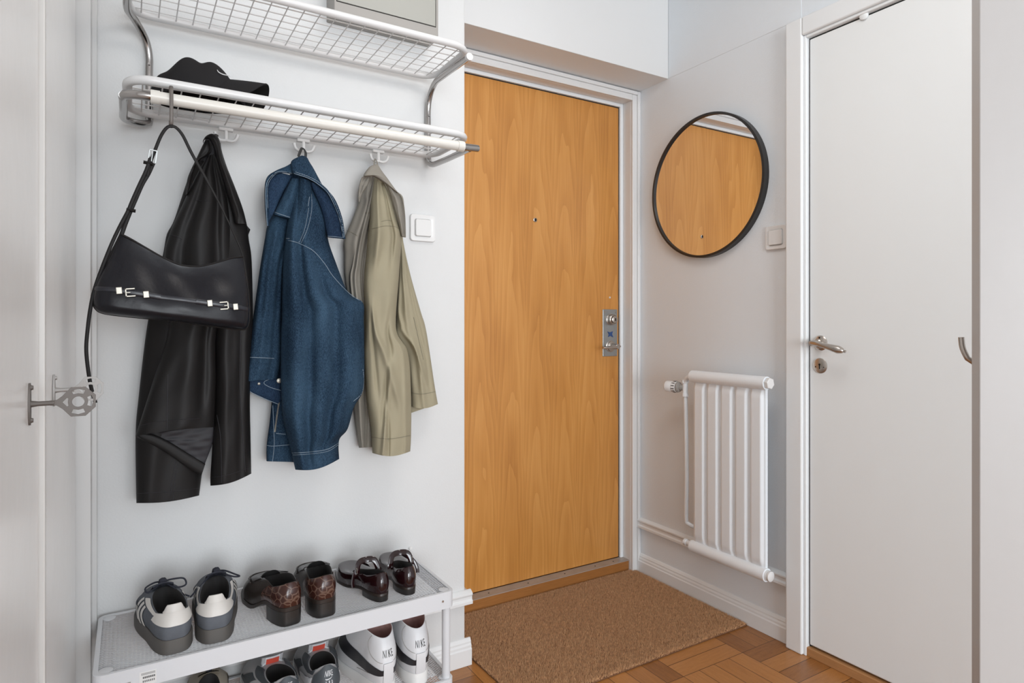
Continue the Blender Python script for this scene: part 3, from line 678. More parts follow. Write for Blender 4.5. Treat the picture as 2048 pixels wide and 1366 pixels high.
for k in range(7): g.box(lb.x - .010 + k * .0032, lb.x - .0082 + k * .0032, SYF - .001, SYF - .0006, T1 - .034, T1 - .030)
g.build('sticker_print', 'printgrey', sr, smooth=False)
g = G()
for i_, (a_, b_2) in enumerate(((224, 1357), (250, 1360), (258, 1359))):
    q_ = onY(a_, b_2, SYF); g.box(q_.x - .003, q_.x + .003, SYF - .0005, SYF, T1 - .034, T1 - .026)
g.build('embossed_mark', 'box_grey', sr, smooth=False)
pg = onY(820, 1096, WY); G().lathe([(.0055, 0), (.0055, .006), (.004, .008)], pg, (0, -1, 0), 18).build('wall_fixing', 'plastic', sr)

# ============================================================ CLOTH PANELS
class Panel:
    """soft sheet with a front, a back and a rounded rim, between two edge curves traced on the wall-parallel plane"""
    def __init__(s, A, B, y0, bulge=.03, back=.012, folds=(), n=(48, 90), yt=None, power=.5, round_end=0, wob=.0, seed=1, hem=0):
        nu, nt_ = n
        a = catmull([(p[0], p[1], 0) for p in A], nt_); b = catmull([(p[0], p[1], 0) for p in B], nt_)
        s.nu, s.nt = nu, nt_; s.front = []; s.back = []; s.px = np.zeros((nt_, nu, 2)); s.Yf = np.zeros((nt_, nu))
        r_ = random.Random(seed); ph = [r_.random() * 6.28 for _ in range(6)]
        wmax = max((b[i] - a[i]).length for i in range(nt_))
        for i in range(nt_):
            t = i / (nt_ - 1); rf = []; rb = []; wk = .30 + .70 * smooth((b[i] - a[i]).length / wmax * 1.25)
            yy = y0 if yt is None else lerp(y0, yt, t)
            for j in range(nu):
                u = .5 - .5 * math.cos(PI * j / (nu - 1)) * (1 - .25 * math.sin(PI * j / (nu - 1)) ** 2)
                p = a[i].lerp(b[i], u); p.y += hem * math.sin(PI * u) * t ** 8
                pr_ = max(0, 1 - abs(2 * u - 1) ** 3) ** power
                if round_end: pr_ *= smooth(min(1, (t + .02) / round_end)) if round_end > 0 else smooth(min(1, (1.02 - t) / -round_end))
                f = 0
                for (u0, u1, amp, wd_, t0, t1) in folds:
                    if t0 - .12 <= t <= t1 + .12:
                        k = smooth((t - t0 + .10) / .14) * smooth((t1 + .10 - t) / .14)
                        uc = lerp(u0, u1, (t - t0) / max(.01, t1 - t0)); f += amp * k * math.exp(-((u - uc) / wd_) ** 2)
                f += wob * (math.sin(7 * t + 5 * u + ph[0]) + .6 * math.sin(17 * t - 9 * u + ph[1]) + .45 * math.sin(31 * t + 13 * u + ph[2]) + .3 * math.sin(11 * u + 3 * t + ph[3]))
                Y = yy - wk * (bulge * pr_ + f * min(1, pr_ * 1.4)); Y2 = yy + back * pr_ + .0015
                rf.append(onY(p.x, p.y, Y)); q = onY(p.x, p.y, yy + .0015); rb.append(Vector((q.x, Y2, q.z)))
                s.px[i, j] = (p.x, p.y); s.Yf[i, j] = Y
            s.front.append(rf); s.back.append(rb)
    def build(s, name, m, parent, angle=70):
        g = G(); nu, nt_ = s.nu, s.nt
        rows = [s.front[i] + s.back[i][::-1] for i in range(nt_)]
        g.grid(rows, True)
        o = len(g.v) - 2 * nu * nt_
        for i in (0, nt_ - 1):
            for j in range(nu - 1):
                g.f.append((o + i * 2 * nu + j, o + i * 2 * nu + j + 1, o + i * 2 * nu + 2 * nu - 2 - j, o + i * 2 * nu + 2 * nu - 1 - j)); g.m.append(0)
        s.o = g.build(name, m, parent, angle=angle); return s.o
    def at(s, x, y, off=.0008):
        d = (s.px[:, :, 0] - x) ** 2 + (s.px[:, :, 1] - y) ** 2
        k = np.argsort(d.ravel())[:4]; w_ = 1 / (d.ravel()[k] + .5)
        return onY(x, y, float((s.Yf.ravel()[k] * w_).sum() / w_.sum()) - off)
    def line(s, pts, n=40, off=.0006):
        return [s.at(p.x, p.y, off) for p in catmull([(a, b, 0) for a, b in pts], n)]
def fix(*obs):                                    # sub-parts sit directly in their part's frame
    for o in obs:
        o.matrix_parent_inverse = Matrix()
class SG(G):
    def tube(s, *a, **k):
        g_ = G(); g_.tube(*a, **k); s.__dict__.setdefault('parts', []).append(g_); return s
    def build(s, *a, **k):
        for g_ in s.parts: o_ = g_.build(*a, **k)
        return o_
def dashes(n, r_): return [r_ if i % 3 else r_ * .25 for i in range(n)]
def c3(pts): return [(160 + a / 2.97, 200 + b / 2.97) for a, b in pts]         # crop frames the outlines were read in
def c4(pts): return [(240 + a / 2.97, 560 + b / 2.97) for a, b in pts]
def c5(pts): return [(460 + a / 3.595, 260 + b / 3.595) for a, b in pts]
def c6(pts): return [(460 + a / 3.595, 580 + b / 3.595) for a, b in pts]
def cz(pts): return [(660 + a / 5.254, 300 + b / 5.254) for a, b in pts]

# ---------------------------------------------------------------- leather jacket
lj = thing('leather_jacket', 'black leather jacket hanging behind the black shoulder bag', 'jacket', onY(430, 275, 1.75))
pb = Panel(c3([(770, 300), (690, 360), (640, 470), (560, 710), (515, 800), (490, 930)]) + c4([(165, 250), (110, 700), (92, 930), (97, 1325)]),
           c3([(790, 300), (860, 400), (900, 700), (900, 1100)]) + c4([(560, 300), (530, 800), (485, 1160), (470, 1280)]), 1.745, .030, .030,
           [(.40, .20, .008, .16, .3, 1)], wob=.0012, seed=3, hem=5)
pb.build('left_sleeve', 'leather', lj)
g = SG().tube(pb.line(c4([(97, 1268), (300, 1258), (472, 1236)]), 30, .0004), .0007, 6)

for L_ in ([(335, 1060), (312, 1180), (298, 1308)], [(348, 1060), (328, 1180), (314, 1308)]): g.tube(pb.line(c4(L_), 20), .0007, 6)
o = g.build('seam', 'lining', lj)
pl_ = Panel(c4([(90, 925), (110, 940), (180, 960), (280, 1000)]), c4([(560, 862), (556, 930), (545, 985), (505, 1090)]), 1.712, .004, .003, wob=.001, n=(30, 30))
pl_.build('lining', 'lining', lj)
ph_ = Panel(c4([(92, 915), (130, 948), (250, 1010), (380, 1100), (484, 1162)]), c4([(110, 905), (200, 918), (300, 965), (420, 1040), (507, 1092)]), 1.704, .006, .004, n=(16, 50))
ph_.build('inner_hem_band', 'leather', lj)
pr2 = Panel(c3([(800, 330), (780, 600), (790, 1000), (820, 1200)]) + c4([(560, 250), (562, 600), (550, 950), (537, 1160), (537, 1222)]),
            c3([(835, 250), (850, 330), (930, 560), (990, 735), (1003, 830), (1020, 960), (1027, 1300)]) + c4([(780, 420), (772, 700), (776, 950), (780, 1150)]), 1.722, .040, .020,
            [(.30, .34, .008, .18, .3, 1), (.70, .74, -.006, .10, .4, 1)], wob=.0012, seed=5, hem=6, n=(48, 110))
pr2.build('right_sleeve', 'leather', lj)
g = SG()
for L_ in ([(718, 290), (712, 600), (728, 900), (745, 1140)], [(575, 800), (598, 950), (603, 1205)], [(537, 1172), (640, 1158), (778, 1112)]): g.tube(pr2.line(c4(L_), 40), .0007, 6)
g.build('seam', 'lining', lj)
pf = Panel(c3([(760, 330), (700, 430), (600, 640), (530, 800), (500, 960)]) + c4([(290, 270), (195, 600), (92, 927)]),
           c3([(800, 320), (880, 560), (905, 800), (905, 1100)]) + c4([(575, 300), (570, 600), (560, 874)]), 1.700, .040, .020,
           [(.32, .24, -.011, .10, .0, .50), (.48, .58, .010, .17, .05, 1), (.72, .82, -.013, .08, .05, .9)], wob=.0015, seed=8, hem=-3, n=(60, 110))
pf.build('front_panel', 'leather', lj)
g = SG()
for L_, k in (([(108, 868), (200, 848), (330, 832), (470, 822)], c4), ([(285, 560), (282, 700), (280, 888)], c4), ([(515, 800), (560, 805), (610, 828)], c3), ([(690, 596), (730, 600), (766, 598)], c3)):
    g.tube(pf.line(k(L_), 30), .0008, 6)
g.build('seam', 'lining', lj)
def cl_(pts): return [(280 + a / 6.384, 233 + b / 6.384) for a, b in pts]
pnl = Panel(cl_([(840, 270), (820, 340), (800, 440), (780, 560)]), cl_([(950, 290), (975, 400), (1000, 520), (1010, 600)]), 1.712, .006, .006, n=(16, 24)); pnl.build('neck_lining', 'lining', lj)
pcl = Panel(cl_([(822, 320), (760, 450), (705, 565), (640, 700), (600, 820), (585, 1000)]), cl_([(890, 300), (915, 420), (880, 485), (770, 550), (705, 640), (612, 985)]), 1.690, .020, .01, wob=.0006, n=(26, 60))
pcl.build('left_collar', 'leather', lj)
pcr = Panel(cl_([(812, 335), (822, 300), (862, 278), (912, 320), (952, 440), (1000, 620), (1050, 790), (1100, 950), (1160, 1150), (1215, 1366)]),
            cl_([(806, 300), (845, 248), (915, 220), (985, 250), (1022, 330), (1062, 530), (1150, 745), (1250, 1000), (1320, 1200)]) + c3([(990, 736)]), 1.672, .018, .010, [(.55, .55, .004, .2, .1, .9)], wob=.0005, n=(28, 110))
pcr.build('right_collar', 'leather', lj)
pkt = Panel(c3([(985, 738), (984, 800)]), c3([(1012, 770), (996, 812)]), 1.725, .008, .004, n=(12, 14)); pkt.build('lapel_tip', 'leather', lj)
G().tube(catmull([onY(430, 276, 1.70), onY(431, 271, 1.725), onY(434, 272, 1.75)], 10), .004, 8).build('hanging_loop', 'leather', lj)

# ---------------------------------------------------------------- denim jacket
dj = thing('denim_jacket', 'blue denim jacket hanging on the middle hook', 'jacket', onY(605, 290, 1.74))
bd = Panel(c5([(300, 330), (262, 420), (258, 560), (268, 690), (250, 790), (235, 1000), (250, 1360)]) + c6([(290, 600), (300, 820), (265, 1110), (265, 1232)]),
           c5([(590, 330), (700, 500), (700, 770), (760, 950), (830, 1140), (900, 1360)]) + c6([(900, 600), (860, 850), (780, 1000), (600, 1240)]), 1.768, .026, .014,
           [(.2, .15, .010, .1, .1, 1)], wob=.001, n=(50, 110), seed=11)
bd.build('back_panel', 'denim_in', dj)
hm = Panel(c6([(300, 800), (285, 950), (264, 1110), (262, 1230)]), c6([(520, 800), (520, 950), (520, 1110), (520, 1240)]), 1.745, .016, .012, n=(24, 50), wob=.0008)
hm.build('hem', 'denim', dj)
g = SG()
for L_ in ([(308, 830), (315, 1000), (318, 1110), (306, 1232)], [(266, 1118), (320, 1122), (450, 1110)], [(330, 1030), (400, 1038)]): g.tube(hm.line(c6(L_), 40), .0008, 5)
g.build('stitching', 'stitch', dj)
g = G(); L_ = hm.line(c6([(352, 810), (338, 900), (322, 1022)]), 46, .001)
for a, b in zip(L_[:-1], L_[1:]): g.tube([a + Vector((-.0018, 0, 0)), a + Vector((.0018, 0, 0))], .0007, 5)
g.build('zip', 'pale_metal', dj)
lsl = Panel(c5([(310, 600), (268, 690), (250, 790), (215, 1000), (165, 1366)]) + c6([(160, 220), (120, 480), (88, 660)]),
            c5([(445, 640), (430, 790), (385, 1000), (375, 1366)]) + c6([(372, 220), (372, 480), (345, 640)]), 1.735, .034, .016,
            [(.42, .40, .010, .14, .1, 1), (.86, .72, -.010, .08, .1, 1), (.1, .2, .006, .1, .3, 1)], wob=.0014, seed=13, n=(40, 100))
lsl.build('left_sleeve', 'denim', dj)
cin = Panel(c6([(86, 655), (105, 700), (150, 732), (240, 775), (345, 820)]), c6([(240, 628), (330, 640), (370, 650), (372, 700), (368, 790)]), 1.722, .006, .004, n=(24, 40))
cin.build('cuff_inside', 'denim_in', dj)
g = SG()
for P_, L_ in ((lsl, [(118, 484), (200, 486), (318, 492)]), (cin, [(88, 664), (150, 734), (240, 778), (345, 820)]), (cin, [(320, 634), (262, 650), (245, 672), (290, 700), (365, 722)])):
    g.tube(P_.line(c6(L_), 40, .0015), .0009, 5)
g.build('stitching', 'stitch', dj)
bt = cin.at(*c6([(353, 652)])[0], .006); G().lathe([(.0062, 0), (.0062, .002), (.004, .003)], bt, (0, -1, 0), 20).build('button', 'pale_metal', dj)
bt = cin.at(*c6([(208, 673)])[0], .001); G().lathe([(.0035, 0), (.0035, .002), (.002, .003)], bt, (0, -1, 0), 16).build('button', 'pale_metal', dj)
sl = Panel(c5([(480, 380), (440, 560), (410, 690), (398, 800), (380, 1000), (372, 1366)]) + c6([(368, 300), (365, 640), (380, 900), (440, 1160), (470, 1292)]),
           c5([(600, 380), (700, 640), (704, 780), (760, 950), (850, 1170), (955, 1240), (962, 1366)]) + c6([(965, 350), (960, 700), (893, 840), (845, 1000), (785, 1080), (785, 1215)]), 1.694, .058, .018,
           [(.16, .18, .016, .10, .12, 1), (.34, .36, -.014, .06, .2, .95), (.50, .52, .012, .10, .3, .95), (.66, .66, -.012, .06, .35, .9), (.84, .80, .010, .09, .4, .9)], wob=.0018, seed=17, hem=9, n=(70, 140))
sl.build('right_sleeve', 'denim', dj)
g = SG()
for k, L_ in ((c6, [(445, 1172), (560, 1166), (700, 1145), (783, 1096)]), (c5, [(404, 795), (450, 800), (512, 822), (600, 870), (680, 960), (740, 1050), (850, 1168), (950, 1238)]), (c6, [(955, 570), (962, 650), (948, 740), (888, 800)])):
    g.tube(sl.line(k(L_), 60, .001), .0008, 5)
g.build('stitching', 'stitch', dj)
g = SG()
for k, L_ in ((c6, [(452, 1186), (560, 1180), (700, 1160), (783, 1110)]), (c5, [(512, 812), (560, 700), (588, 560), (582, 420)]), (c5, [(500, 806), (540, 700), (566, 560)])):
    L2 = sl.line(k(L_), 120, .001)
    g.tube(L2, dashes(len(L2), .0008), 5)
g.build('dashed_stitching', 'stitch', dj)
yk = Panel(c5([(440, 345), (390, 450), (312, 606)]), c5([(520, 350), (490, 500), (447, 640)]), 1.695, .022, .012, [(.5, .5, .006, .2, 0, 1)], n=(24, 40), wob=.0008); yk.build('yoke_fold', 'denim', dj)
yk2 = Panel(c5([(500, 340), (480, 500), (440, 650), (402, 795)]), c5([(590, 370), (592, 500), (550, 680), (514, 822)]), 1.682, .026, .014, [(.45, .5, .007, .2, 0, 1)], n=(26, 50), wob=.0008); yk2.build('yoke_fold', 'denim', dj)
g = SG()
for P_, L_ in ((yk, [(318, 590), (380, 612), (444, 632)]), (yk2, [(404, 780), (450, 784), (508, 812)])):
    L2 = P_.line(c5(L_), 20, .001); g.tube(L2, .0010, 5)
for P_, L_ in ((yk2, [(584, 510), (560, 640), (520, 780)]), (yk2, [(572, 480), (545, 640), (504, 780)])): g.tube(P_.line(c5(L_), 30, .001), .0008, 5)
g.build('stitching', 'stitch', dj)
# raised collar: inner faces and the band over the hook
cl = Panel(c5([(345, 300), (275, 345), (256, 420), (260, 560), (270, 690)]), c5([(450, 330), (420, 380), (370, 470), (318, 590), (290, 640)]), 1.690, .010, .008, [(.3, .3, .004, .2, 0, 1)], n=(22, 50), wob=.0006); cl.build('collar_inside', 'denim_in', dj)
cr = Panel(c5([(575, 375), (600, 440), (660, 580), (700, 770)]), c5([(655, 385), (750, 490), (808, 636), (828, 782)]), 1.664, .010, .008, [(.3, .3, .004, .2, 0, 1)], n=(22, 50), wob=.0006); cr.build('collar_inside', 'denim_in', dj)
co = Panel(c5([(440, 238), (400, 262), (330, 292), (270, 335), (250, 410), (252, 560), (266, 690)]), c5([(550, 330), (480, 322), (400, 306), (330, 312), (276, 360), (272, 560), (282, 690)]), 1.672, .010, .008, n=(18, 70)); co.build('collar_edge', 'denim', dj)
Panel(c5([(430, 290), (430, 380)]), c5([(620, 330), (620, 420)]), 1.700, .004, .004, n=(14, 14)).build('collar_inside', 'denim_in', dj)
cb = Panel(c5([(515, 183), (450, 215), (438, 250), (460, 320), (560, 352), (640, 402), (710, 470), (780, 620), (812, 780)]), c5([(535, 186), (556, 200), (572, 230), (600, 275), (640, 350), (680, 420), (752, 515), (800, 640), (832, 782)]), 1.655, .016, .012, n=(22, 90), wob=.0006); cb.build('collar', 'denim', dj)
g = SG()
for P_, L_ in ((cb, [(460, 312), (560, 346), (640, 394), (710, 462), (782, 620), (814, 776)]), (co, [(545, 326), (440, 310), (350, 298), (285, 345), (258, 415), (260, 560), (268, 690)])):
    g.tube(P_.line(c5(L_), 60, .001), .0008, 5)
g.build('stitching', 'stitch', dj)
g = SG()
for P_, L_ in ((cb, [(470, 302), (566, 336), (650, 384), (720, 456), (794, 620), (822, 770)]), (co, [(440, 318), (350, 306), (295, 350), (270, 415), (272, 560)]), (cr, [(704, 764), (760, 768), (822, 774)])):
    L2 = P_.line(c5(L_), 120, .001)
    g.tube(L2, dashes(len(L2), .0009), 5)
g.build('dashed_stitching', 'stitch', dj)
hp = onY(607, 297, 1.745)
G().tube(catmull([onY(597, 313, 1.66), onY(600, 304, 1.70), onY(605, 296, 1.742), onY(611, 304, 1.71), onY(611, 314, 1.66)], 20), [(.0035, .0012)] * 20, 8, flat=(0, -1, 0)).build('hanging_loop', 'rubber', dj)

# ---------------------------------------------------------------- khaki jacket
kj = thing('khaki_jacket', 'khaki beige cotton jacket hanging on the rightmost hook', 'jacket', onY(755, 315, 1.74))
kb = Panel(cz([(430, 190), (355, 290), (300, 470), (300, 550), (230, 740), (150, 940), (150, 1100), (160, 1366)]) + c6([(880, 300), (880, 700), (900, 950), (930, 1135)]),
           cz([(520, 190), (600, 400), (600, 800), (560, 1366)]) + c6([(1060, 600), (1060, 900), (1025, 1130)]), 1.762, .030, .018,
           [(.3, .25, .014, .10, .1, 1), (.6, .5, -.012, .07, .1, 1)], wob=.0016, seed=21, n=(44, 110))
kb.build('left_sleeve', 'khaki_g', kj)
kr = Panel(cz([(640, 500), (700, 700), (745, 920), (720, 1366)]) + c6([(1195, 250), (1200, 330), (1270, 450), (1300, 700), (1305, 838)]),
           cz([(720, 500), (765, 800), (770, 960), (850, 1330)]) + c6([(1370, 150), (1412, 300), (1470, 680), (1495, 820)]), 1.752, .028, .016,
           [(.35, .5, .012, .12, .3, 1), (.75, .8, -.008, .08, .3, .9), (.1, .6, .008, .07, .55, .85)], wob=.0020, seed=23, hem=6, n=(46, 110))
kr.build('right_front', 'khaki', kj)
g = SG()
for L_ in ([(1302, 738), (1380, 748), (1478, 730)],): g.tube(kr.line(c6(L_), 30, .0008), .0006, 5)
g.tube(kr.line(c6([(1320, 195), (1355, 350), (1390, 500)]), 30, .0008), .0010, 5)
g.build('stitching', 'stitch_k', kj)
kh = Panel(c6([(1290, 780), (1300, 885)]), c6([(1420, 800), (1400, 850)]), 1.772, .006, .004, n=(14, 14)); kh.build('hem', 'khaki', kj)
km = Panel(cz([(450, 270), (400, 430), (350, 640), (280, 900), (225, 1200), (200, 1366)]) + c6([(880, 200), (890, 500)]), cz([(500, 280), (520, 500), (450, 800), (400, 1100), (390, 1366)]) + c6([(1010, 200), (1000, 500)]), 1.745, .026, .012,
           [(.35, .35, .013, .12, .05, 1), (.72, .7, -.014, .07, .05, 1), (.05, .1, .006, .06, 0, 1)], wob=.0014, seed=27, n=(44, 90))
km.build('body_fold', 'khaki_g', kj)
g = SG()
for L_ in ([(175, 846), (230, 868), (292, 905)],): g.tube(kb.line(cz(L_), 20, .0006), .0006, 5)
g.tube(km.line(cz([(344, 656), (380, 662), (418, 660)]), 14, .0006), .0007, 5)
g.build('stitching', 'stitch_k', kj)
ks = Panel(cz([(470, 290), (430, 500), (420, 700), (400, 900), (385, 1100), (360, 1366)]) + c6([(972, 250), (965, 500), (985, 800), (1015, 1000), (1025, 1172)]),
           cz([(560, 300), (640, 480), (700, 700), (755, 880), (745, 1050), (722, 1366)]) + c6([(1195, 280), (1280, 450), (1302, 750), (1302, 1040), (1296, 1160)]), 1.722, .056, .022,
           [(.35, .30, .012, .10, .0, .3), (.72, .74, -.012, .06, .0, .28), (.25, .7, .014, .09, .5, .8), (.72, .35, -.012, .06, .55, .85),
            (.55, .28, .014, .06, .7, .98), (.45, .42, -.008, .04, .78, 1.), (.2, .25, -.008, .05, .5, .75), (.88, .86, .008, .05, .6, 1)], wob=.0026, seed=31, hem=8, n=(80, 150))
ks.build('front_sleeve', 'khaki', kj)
g = SG()
for k, L_ in ((c6, [(1020, 1058), (1150, 1070), (1296, 1046)]), (cz, [(440, 826), (500, 815), (560, 800), (620, 798), (690, 808), (748, 850)]), (cz, [(540, 752), (600, 738), (650, 745)])):
    g.tube(ks.line(k(L_), 40, .0008), .0006, 5)
g.build('stitching', 'stitch_k', kj)
kc1 = Panel(cz([(400, 262), (345, 280), (320, 320), (298, 440), (302, 550)]), cz([(430, 285), (415, 330), (380, 400), (340, 460), (310, 545)]), 1.705, .010, .008, [(.4, .4, -.006, .2, .1, .9)], n=(22, 44), wob=.001); kc1.build('collar_inside', 'khaki_g', kj)
kc2 = Panel(cz([(560, 310), (640, 480), (700, 700), (752, 905)]), cz([(640, 380), (740, 480), (775, 600), (797, 917)]), 1.690, .010, .008, [(.4, .4, .006, .2, .1, .9)], n=(22, 54), wob=.001); kc2.build('collar_inside', 'khaki_g', kj)
kc = Panel(cz([(488, 148), (415, 178), (352, 270), (425, 264), (500, 296), (580, 350), (650, 402), (712, 448)]), cz([(492, 146), (505, 156), (530, 196), (560, 240), (600, 292), (650, 362), (690, 416), (716, 446)]), 1.672, .014, .012, n=(22, 80), wob=.0006); kc.build('collar', 'khaki_g', kj)
kc3 = Panel(cz([(700, 438), (745, 490), (766, 560), (786, 700), (790, 915)]), cz([(716, 444), (764, 490), (782, 600), (794, 740), (798, 918)]), 1.674, .004, .003, n=(12, 50)); kc3.build('collar_edge', 'khaki_g', kj)
G().tube(catmull([onY(748, 331, 1.68), onY(749, 322, 1.72), onY(751, 318, 1.742), onY(754, 324, 1.72), onY(755, 331, 1.68)], 20), [(.0022, .001)] * 20, 8, flat=(0, -1, 0)).build('hanging_loop', 'khaki_g', kj)

# ============================================================ S-HOOK AND SHOULDER BAG
BY = 1.487
hk = onY(342, 225, RY)
pts = [hk + Vector((0, .016, .006)), hk + Vector((0, .012, .026)), hk + Vector((0, 0, .0335)), hk + Vector((0, -.0135, .026)), hk + Vector((0, -.016, .008)), hk + Vector((0, -.016, -.025)), hk + Vector((0, -.013, -.046)), hk + Vector((0, -.004, -.053)), hk + Vector((0, .006, -.047)), hk + Vector((0, .009, -.036))]
dz = RZ + .0 - hk.z
pts = [p + Vector((0, 0, dz - .006)) for p in pts]
sh = G().tube(catmull(pts, 50), [(.0036, .0014)] * 50, 10, flat=(0, -1, 0)).build('s_hook', 'bronze'); tag(sh, 'flat metal hook on the clothes rail carrying the bag strap', 'hook')
bag = thing('shoulder_bag', 'black leather shoulder bag with metal buckles hanging in front', 'handbag', onY(345, 560, BY))
A = c3([(243, 797), (300, 826), (400, 884), (490, 935), (590, 978), (690, 990), (760, 980), (830, 960), (900, 938), (968, 930)])
B = c3([(78, 1195), (90, 1235), (140, 1266), (300, 1287), (500, 1306), (700, 1332), (850, 1352), (940, 1362), (985, 1358), (1003, 1320)])
# body built as columns from the top edge down to the bottom edge
cols = 120; rows_ = 46
Lc = c3([(243, 797), (205, 880), (165, 960), (120, 1040), (92, 1110), (80, 1160), (78, 1200)])
Rc = c3([(968, 930), (982, 1000), (994, 1090), (1003, 1180), (1007, 1260), (1003, 1320)])
ta = catmull([(a, b, 0) for a, b in A], cols); tb = catmull([(a, b, 0) for a, b in B], cols); tl_ = catmull([(a, b, 0) for a, b in Lc], rows_); tr_ = catmull([(a, b, 0) for a, b in Rc], rows_)
def coons(i, j):
    u_, v_ = i / (cols - 1), j / (rows_ - 1)
    return ta[i] * (1 - v_) + tb[i] * v_ + tl_[j] * (1 - u_) + tr_[j] * u_ - (ta[0] * (1 - u_) * (1 - v_) + ta[-1] * u_ * (1 - v_) + tb[0] * (1 - u_) * v_ + tb[-1] * u_ * v_)
class BagPanel(Panel):
    def __init__(s):
        s.nu, s.nt = rows_, cols; s.front = []; s.back = []; s.px = np.zeros((cols, rows_, 2)); s.Yf = np.zeros((cols, rows_))
        for i in range(cols):
            rf, rb = [], []
            for j in range(rows_):
                p = coons(i, j); u_, v_ = i / (cols - 1), j / (rows_ - 1)
                e = max(0, 1 - abs(2 * u_ - 1) ** 5) ** .55
                th_ = .010 + .032 * smooth(v_ / .8); e2 = (1 - max(0, (v_ - .86) / .14) ** 2.2) ** .5 if v_ > .86 else 1.0
                k = e * e2 * th_ + .0025
                k += .0016 * math.sin(9 * u_ + 3 * v_) * e * math.sin(PI * v_) + .0012 * math.sin(23 * u_ - 8 * v_) * e * math.sin(PI * v_)
                rf.append(onY(p.x, p.y, BY - k)); q = onY(p.x, p.y, BY); rb.append(Vector((q.x, BY + k, q.z))); s.px[i, j] = (p.x, p.y); s.Yf[i, j] = BY - k
            s.front.append(rf); s.back.append(rb)
bp_ = BagPanel(); bp_.build('body', 'bagleather', bag)
g = G()
for off_ in (-.002, .002): g.tube([onY(p.x, p.y, BY + off_ * 5.5) for p in ta], .0022, 8)
g.tube([onY(p.x, p.y, BY - .004) for p in tb], .0022, 8); g.tube([onY(p.x, p.y, BY - .002) for p in tr_], .0020, 8); g.tube([onY(p.x, p.y, BY - .002) for p in tl_], .0020, 8)
g.build('piping', 'leather', bag)
belt = c3([(88, 1120), (200, 1126), (295, 1142), (393, 1156), (480, 1170), (600, 1184), (690, 1196), (772, 1207), (858, 1220), (925, 1230), (1003, 1243)])
L_ = bp_.line(belt, 90, .0012)
G().tube(L_, [(.0045, .0011)] * 90, 10, flat=(0, -1, 0)).build('belt_strip', 'belt', bag)
for rng_ in ((210, 480), (690, 960)):
    pp = [q for q in c3([(x, np.interp(x, [a for a, b in [(88, 1120), (200, 1126), (295, 1142), (393, 1156), (480, 1170), (600, 1184), (690, 1196), (772, 1207), (858, 1220), (925, 1230), (1003, 1243)]], [1120, 1126, 1142, 1156, 1170, 1184, 1196, 1207, 1220, 1230, 1243])) for x in np.linspace(*rng_, 12)])]
    G().tube(bp_.line(pp, 30, .0028), [(.0052, .0013)] * 30, 10, flat=(0, -1, 0)).build('belt_tab', 'belt', bag)
for x, y in ((232, 1132), (393, 1155), (772, 1207), (925, 1228)):
    q = bp_.at(*c3([(x, y)])[0], .0072); hw = .0050 if x < 700 else .0048; tilt = -.10
    az = Vector((math.sin(-.1), 0, math.cos(-.1))); ax = Vector((az.z, 0, -az.x))
    G().obox(q - ax * hw - az * .0066, ax * 2 * hw, Vector((0, .003, 0)), az * .0132).build('metal_keeper', 'pale_metal', bag, smooth=False, bevel=.0008)
for x, y, s in ((300, 1143, 1), (856, 1221, -1)):
    q = bp_.at(*c3([(x, y)])[0], .0068); az = Vector((math.sin(-.1), 0, math.cos(-.1))); ax = Vector((az.z, 0, -az.x)) * s; g = G()
    o_ = q - ax * .009
    g.obox(o_ - az * .0085, ax * .0026, Vector((0, .0025, 0)), az * .017)
    for k in (-.0085, .0059): g.obox(o_ + az * k, ax * .017, Vector((0, .0025, 0)), az * .0026)
    g.obox(o_ - az * .0010, ax * .009, Vector((0, -.0012, 0)), az * .002)
    g.build('buckle', 'pale_metal', bag, smooth=False, bevel=.0005)
def strap(name, pts, w_, th_=.0014, ys=None, n=70, m='leather', w1=None):
    P_ = catmull([onY(a, b, (ys[i] if ys else BY)) for i, (a, b) in enumerate(pts)], n)
    return G().tube(P_, [(lerp(w_, w1 or w_, smooth((i / n - .30) / .35)), th_) for i in range(n)], 10, flat=(0, -1, 0)).build(name, m, bag)
top = onY(342, 252, BY)
o = strap('strap', c3([(400, 450), (415, 380), (445, 300), (480, 215), (512, 168), (540, 155), (572, 165), (610, 210), (660, 310), (710, 400), (750, 470), (820, 600), (870, 700), (930, 830), (966, 925), (985, 1050), (1000, 1180), (1007, 1290)]), .0032, .0014, ys=[BY - .002] * 15 + [BY - .006] * 3, n=110, w1=.0017)
o = strap('lower_strap', c3([(435, 375), (405, 440), (370, 500), (330, 590), (300, 660), (268, 740), (246, 800), (205, 885), (165, 965), (122, 1045), (95, 1110)]), .0040, .0014, n=60)
strap('outer_strap', c3([(420, 340), (392, 420), (350, 510), (310, 600), (285, 660), (240, 745), (190, 850), (130, 1000), (85, 1130), (60, 1250), (45, 1366)]) + [(172.5, 700), (177, 745), (183, 778), (191, 806)], .0034, .0014, ys=[BY - .007] * 6 + [BY - .006] * 9, n=110)
for (x, y), w_ in (((405, 375), .0085), ((303, 655), .0080)):
    q = onY(*c3([(x, y)])[0], BY - .004)
    G().tube([q + Vector((-w_, .000, .001)), q + Vector((w_, 0, -.001))], [(.0034, .0052)] * 2, 12, flat=(0, -1, 0)).build('strap_keeper', 'leather', bag)
q0 = onY(*c3([(432, 332)])[0], BY - .009); az = Vector((.12, 0, .99)).normalized(); ax = Vector((az.z, 0, -az.x)); g = G()
g.obox(q0 + ax * .005 - az * .014, ax * .003, Vector((0, .003, 0)), az * .027); g.obox(q0 - ax * .008 - az * .006, ax * .0025, Vector((0, .003, 0)), az * .018)
g.obox(q0 - ax * .008 + az * .0105, ax * .014, Vector((0, .003, 0)), az * .0025); g.obox(q0 - ax * .002 - az * .012, ax * .002, Vector((0, -.001, 0)), az * .022)
